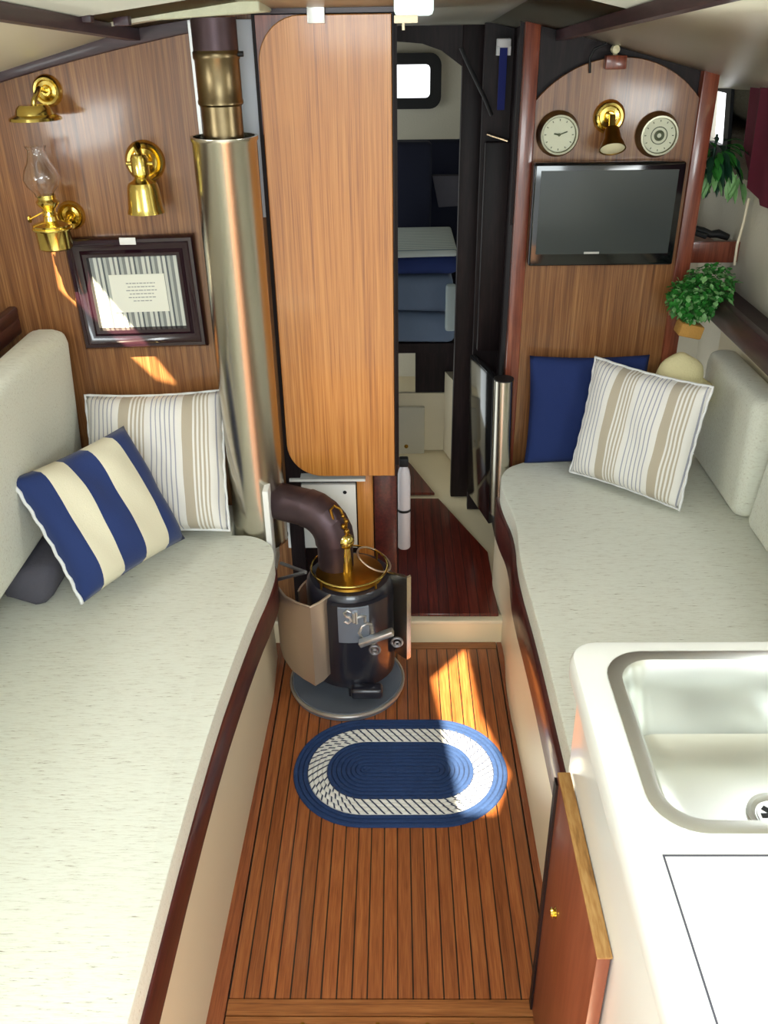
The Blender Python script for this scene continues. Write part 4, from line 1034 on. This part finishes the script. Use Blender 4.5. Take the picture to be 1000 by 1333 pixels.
b = MB(); b.tube([pc + Vector((0, .02, .06)), pc + Vector((0, .02, -.03))], .004, 8); b.build('stem', 'leaf_dark', t)
b = MB(); b.tube([P(u, v_, Y=2.66) for u, v_ in ((975, 258), (968, 290), (960, 318), (956, 345))], .004, 6); struct(b.build('trim_21', 'cream'))
# burgundy curtain at the side
g = MB()
n_ = 24; top = []; bot = []; cx0 = P(962, 200, Y=2.74).x
for k in range(n_ + 1):
    f = k / n_; y = 2.74 - f * 1.2; x = cx0 + f * .03 + .010 * math.sin(f * 60)
    zb = P(985, 262, Y=2.6).z + .12 * max(0, 1 - f * 6) ** 2; top.append((x + .0, y, 1.56 + .0 * f)); bot.append((x + .01, y, zb))
g.faces(top + bot + [(x + .006, y, z_) for x, y, z_ in top] + [(x + .006, y, z_) for x, y, z_ in bot],
    [(k, k+1, n_+2+k, n_+1+k) for k in range(n_)] + [(2*n_+2+k, 3*n_+3+k, 3*n_+4+k, 2*n_+3+k) for k in range(n_)] + [(n_+1+k, n_+2+k, 3*n_+4+k, 3*n_+3+k) for k in range(n_)])
tag(g.build('curtain', 'curtain', doubles=False), 'burgundy curtain hanging along the right hull side', 'curtain')

# ------------------------------------------------------------------ galley
ZC = .90
cl = P(754, 862, Z=ZC).x; cf = P(820, 838, Z=ZC).y
t = thing('galley_unit', (cl + .3, .6, 0), 'white galley cabinet carrying the sink counter at lower right', 'cabinet')
b = MB(); b.box((cl + .012, .02, 0), (cl + .030, cf - .012, ZC - .012), .003); b.box((cl + .03, cf - .03, 0), (1.02, cf - .012, ZC - .012)); b.box((cl + .03, .02, 0), (1.02, .04, ZC - .012)); b.box((cl + .03, .04, .0), (1.02, cf - .03, .02)); b.build('body', 'white', t)
# counter top with rounded sink cut-out
sx0 = P(786, 868, Z=ZC).x; sx1 = sx0 + .36; sy1 = P(900, 850, Z=ZC).y; sy0 = P(950, 1088, Z=ZC).y
def rr(x0, x1, y0, y1, r, n=8): return rounded(x0, x1, y0, y1, (r,) * 4, n)
outer = rounded(cl, 1.02, .02, cf, (.0, .0, .0, .035), 8); hole = rr(sx0 + .008, sx1 - .008, sy0 + .008, sy1 - .008, .06)
b = MB(); polys = [[Vector((x, y, 0)) for x, y in outer], [Vector((x, y, 0)) for x, y in hole]]
flat = [q for k in polys for q in k]; tris = geometry.tessellate_polygon(polys)
b.faces([(q.x, q.y, ZC) for q in flat], [tuple(k) for k in tris])
ed = [(0, 0), (-.006, .002), (-.010, .010), (-.010, .035)]
n = len(outer)
ccx, ccy = .66, .55
ring = []
for ins, dn in ed:
    k_ = -ins; rg = rounded(cl - k_, 1.02, .02, cf + k_, (.0, .0, .0, .035 + k_), 8); ring.append([(x, y, ZC - dn) for x, y in rg])
v = [q for k in ring for q in k]; b.faces(v, [(i*n + k, i*n + (k+1) % n, (i+1)*n + (k+1) % n, (i+1)*n + k) for i in range(len(ed)-1) for k in range(n)])
n = len(hole); b.faces([(x, y, ZC) for x, y in hole] + [(x, y, ZC - .02) for x, y in hole], [(k, (k+1) % n, n + (k+1) % n, n + k) for k in range(n)])
ct_ = b.build('counter_top', 'white', t)
la, lb2 = P(863, 1115, Z=ZC), P(937, 1333, Z=ZC)
b = MB(); b.box((la.x, .05, ZC + .0002), (la.x + .0022, la.y, ZC + .0008)); b.box((la.x, la.y, ZC + .0002), (la.x + .5, la.y + .0022, ZC + .0008)); b.build('lid_seam', 'greycloth', ct_)
# sink
t = thing('sink', ((sx0 + sx1) / 2, (sy0 + sy1) / 2, ZC), 'rounded stainless steel sink basin set in the white counter', 'sink')
secs = [(0, .000, .062), (.0, .003, .062), (.006, .0045, .058), (.020, .003, .05), (.026, -.006, .045), (.032, -.05, .045), (.042, -.125, .05), (.060, -.140, .05), (.10, -.144, .03)]
b = MB(); R = []
for ins, dz, rad in secs: R.append([(x, y, ZC + .0008 + dz) for x, y in rr(sx0 + ins, sx1 - ins, sy0 + ins, sy1 - ins, rad)])
n = len(R[0]); b.faces([q for k in R for q in k], [(i*n + k, i*n + (k+1) % n, (i+1)*n + (k+1) % n, (i+1)*n + k) for i in range(len(R)-1) for k in range(n)])
b.faces(R[-1], [tuple(range(n))]); bs = b.build('basin', 'sinksteel', t)
q = P(1002, 1062, Z=ZC - .142); b = MB(); q = Vector((q.x + .01, q.y + .0, ZC - .1425))
b.lathe([(.040, 0), (.040, .003), (.034, .004), (.028, -.001), (.026, -.0012)], 36, Matrix.Translation(q)); b.build('drain_ring', 'alu', bs)
b = MB(); b.lathe([(.0001, .001), (.026, .0008)], 30, Matrix.Translation(q)); b.mi = 1
for k in range(8): a = k * math.pi / 4; b.box((-.004, .010, .0012), (.004, .021, .0018), 0, 1, Matrix.Translation(q) @ Matrix.Rotation(a, 4, 'Z'))
b.build('strainer', ['alu', 'blackmat'], bs)
# cabinet door, hung on the passage face
ty = P(733, 1005, X=cl - .001); zd = ty.z; yn = P(790, 1246, Z=zd).y
t = thing('cabinet_door', (cl, yn, .05), 'brown wooden galley door with pale worn top edge below the white counter', 'door')
b = MB(); b.box((cl - .010, yn, .03), (cl + .0085, ty.y, zd - .004), .001); b.build('door_panel', 'door_brown', t)
b = MB(); b.box((cl - .010, yn - .001, zd - .004), (cl + .011, ty.y, zd), .0015); b.build('top_edge', 'edge_wood', t, label='pale worn top edge')
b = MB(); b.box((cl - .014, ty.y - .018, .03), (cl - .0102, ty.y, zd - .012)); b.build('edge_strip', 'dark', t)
q = P(722, 1188, X=cl - .012); b = MB(); m_ = Matrix.Translation((cl - .010, q.y, q.z)) @ Matrix.Rotation(math.radians(-90), 4, 'Y')
b.lathe([(.0001, .010), (.007, .009), (.009, .006), (.006, .003), (.010, .0)], 20, m_); b.build('knob', 'brass', t)

# ------------------------------------------------------------------ light
w = bpy.data.worlds.new('sky'); S.world = w; w.use_nodes = True
bg = w.node_tree.nodes['Background']; bg.inputs[0].default_value = (.93, 1.0, 1.0, 1); bg.inputs[1].default_value = 1.9
sd = bpy.data.lights.new('sun', 'SUN'); so = bpy.data.objects.new('sun', sd); C.objects.link(so)
so.rotation_euler = SUN.to_track_quat('-Z', 'Y').to_euler(); sd.energy = 42; sd.angle = math.radians(.7); sd.color = (1, .87, .6)
def area(name, loc, aim, sx, sy, e, col=(1, 1, 1)):
    d = bpy.data.lights.new(name, 'AREA'); d.shape = 'RECTANGLE'; d.size = sx; d.size_y = sy; d.energy = e; d.color = col
    o = bpy.data.objects.new(name, d); C.objects.link(o); o.location = loc; o.rotation_euler = (Vector(aim) - Vector(loc)).to_track_quat('-Z', 'Y').to_euler(); return o
area('companionway_daylight', (0, -.25, 1.74), (0, .45, 0), .9, .8, 27, (.88, .98, 1))
area('side_fill', (.98, 1.55, 1.42), (0, 1.9, .9), .5, .16, 5, (.94, 1, 1)); area('side_fill', (-1.08, 1.45, 1.42), (0, 1.9, .9), .5, .16, 4, (.94, 1, 1))  # added side fills for the ceiling and metal; no portlights are built here
S.view_settings.view_transform = 'Standard'; S.view_settings.look = 'None'; S.view_settings.exposure = 0; S.view_settings.gamma = 1
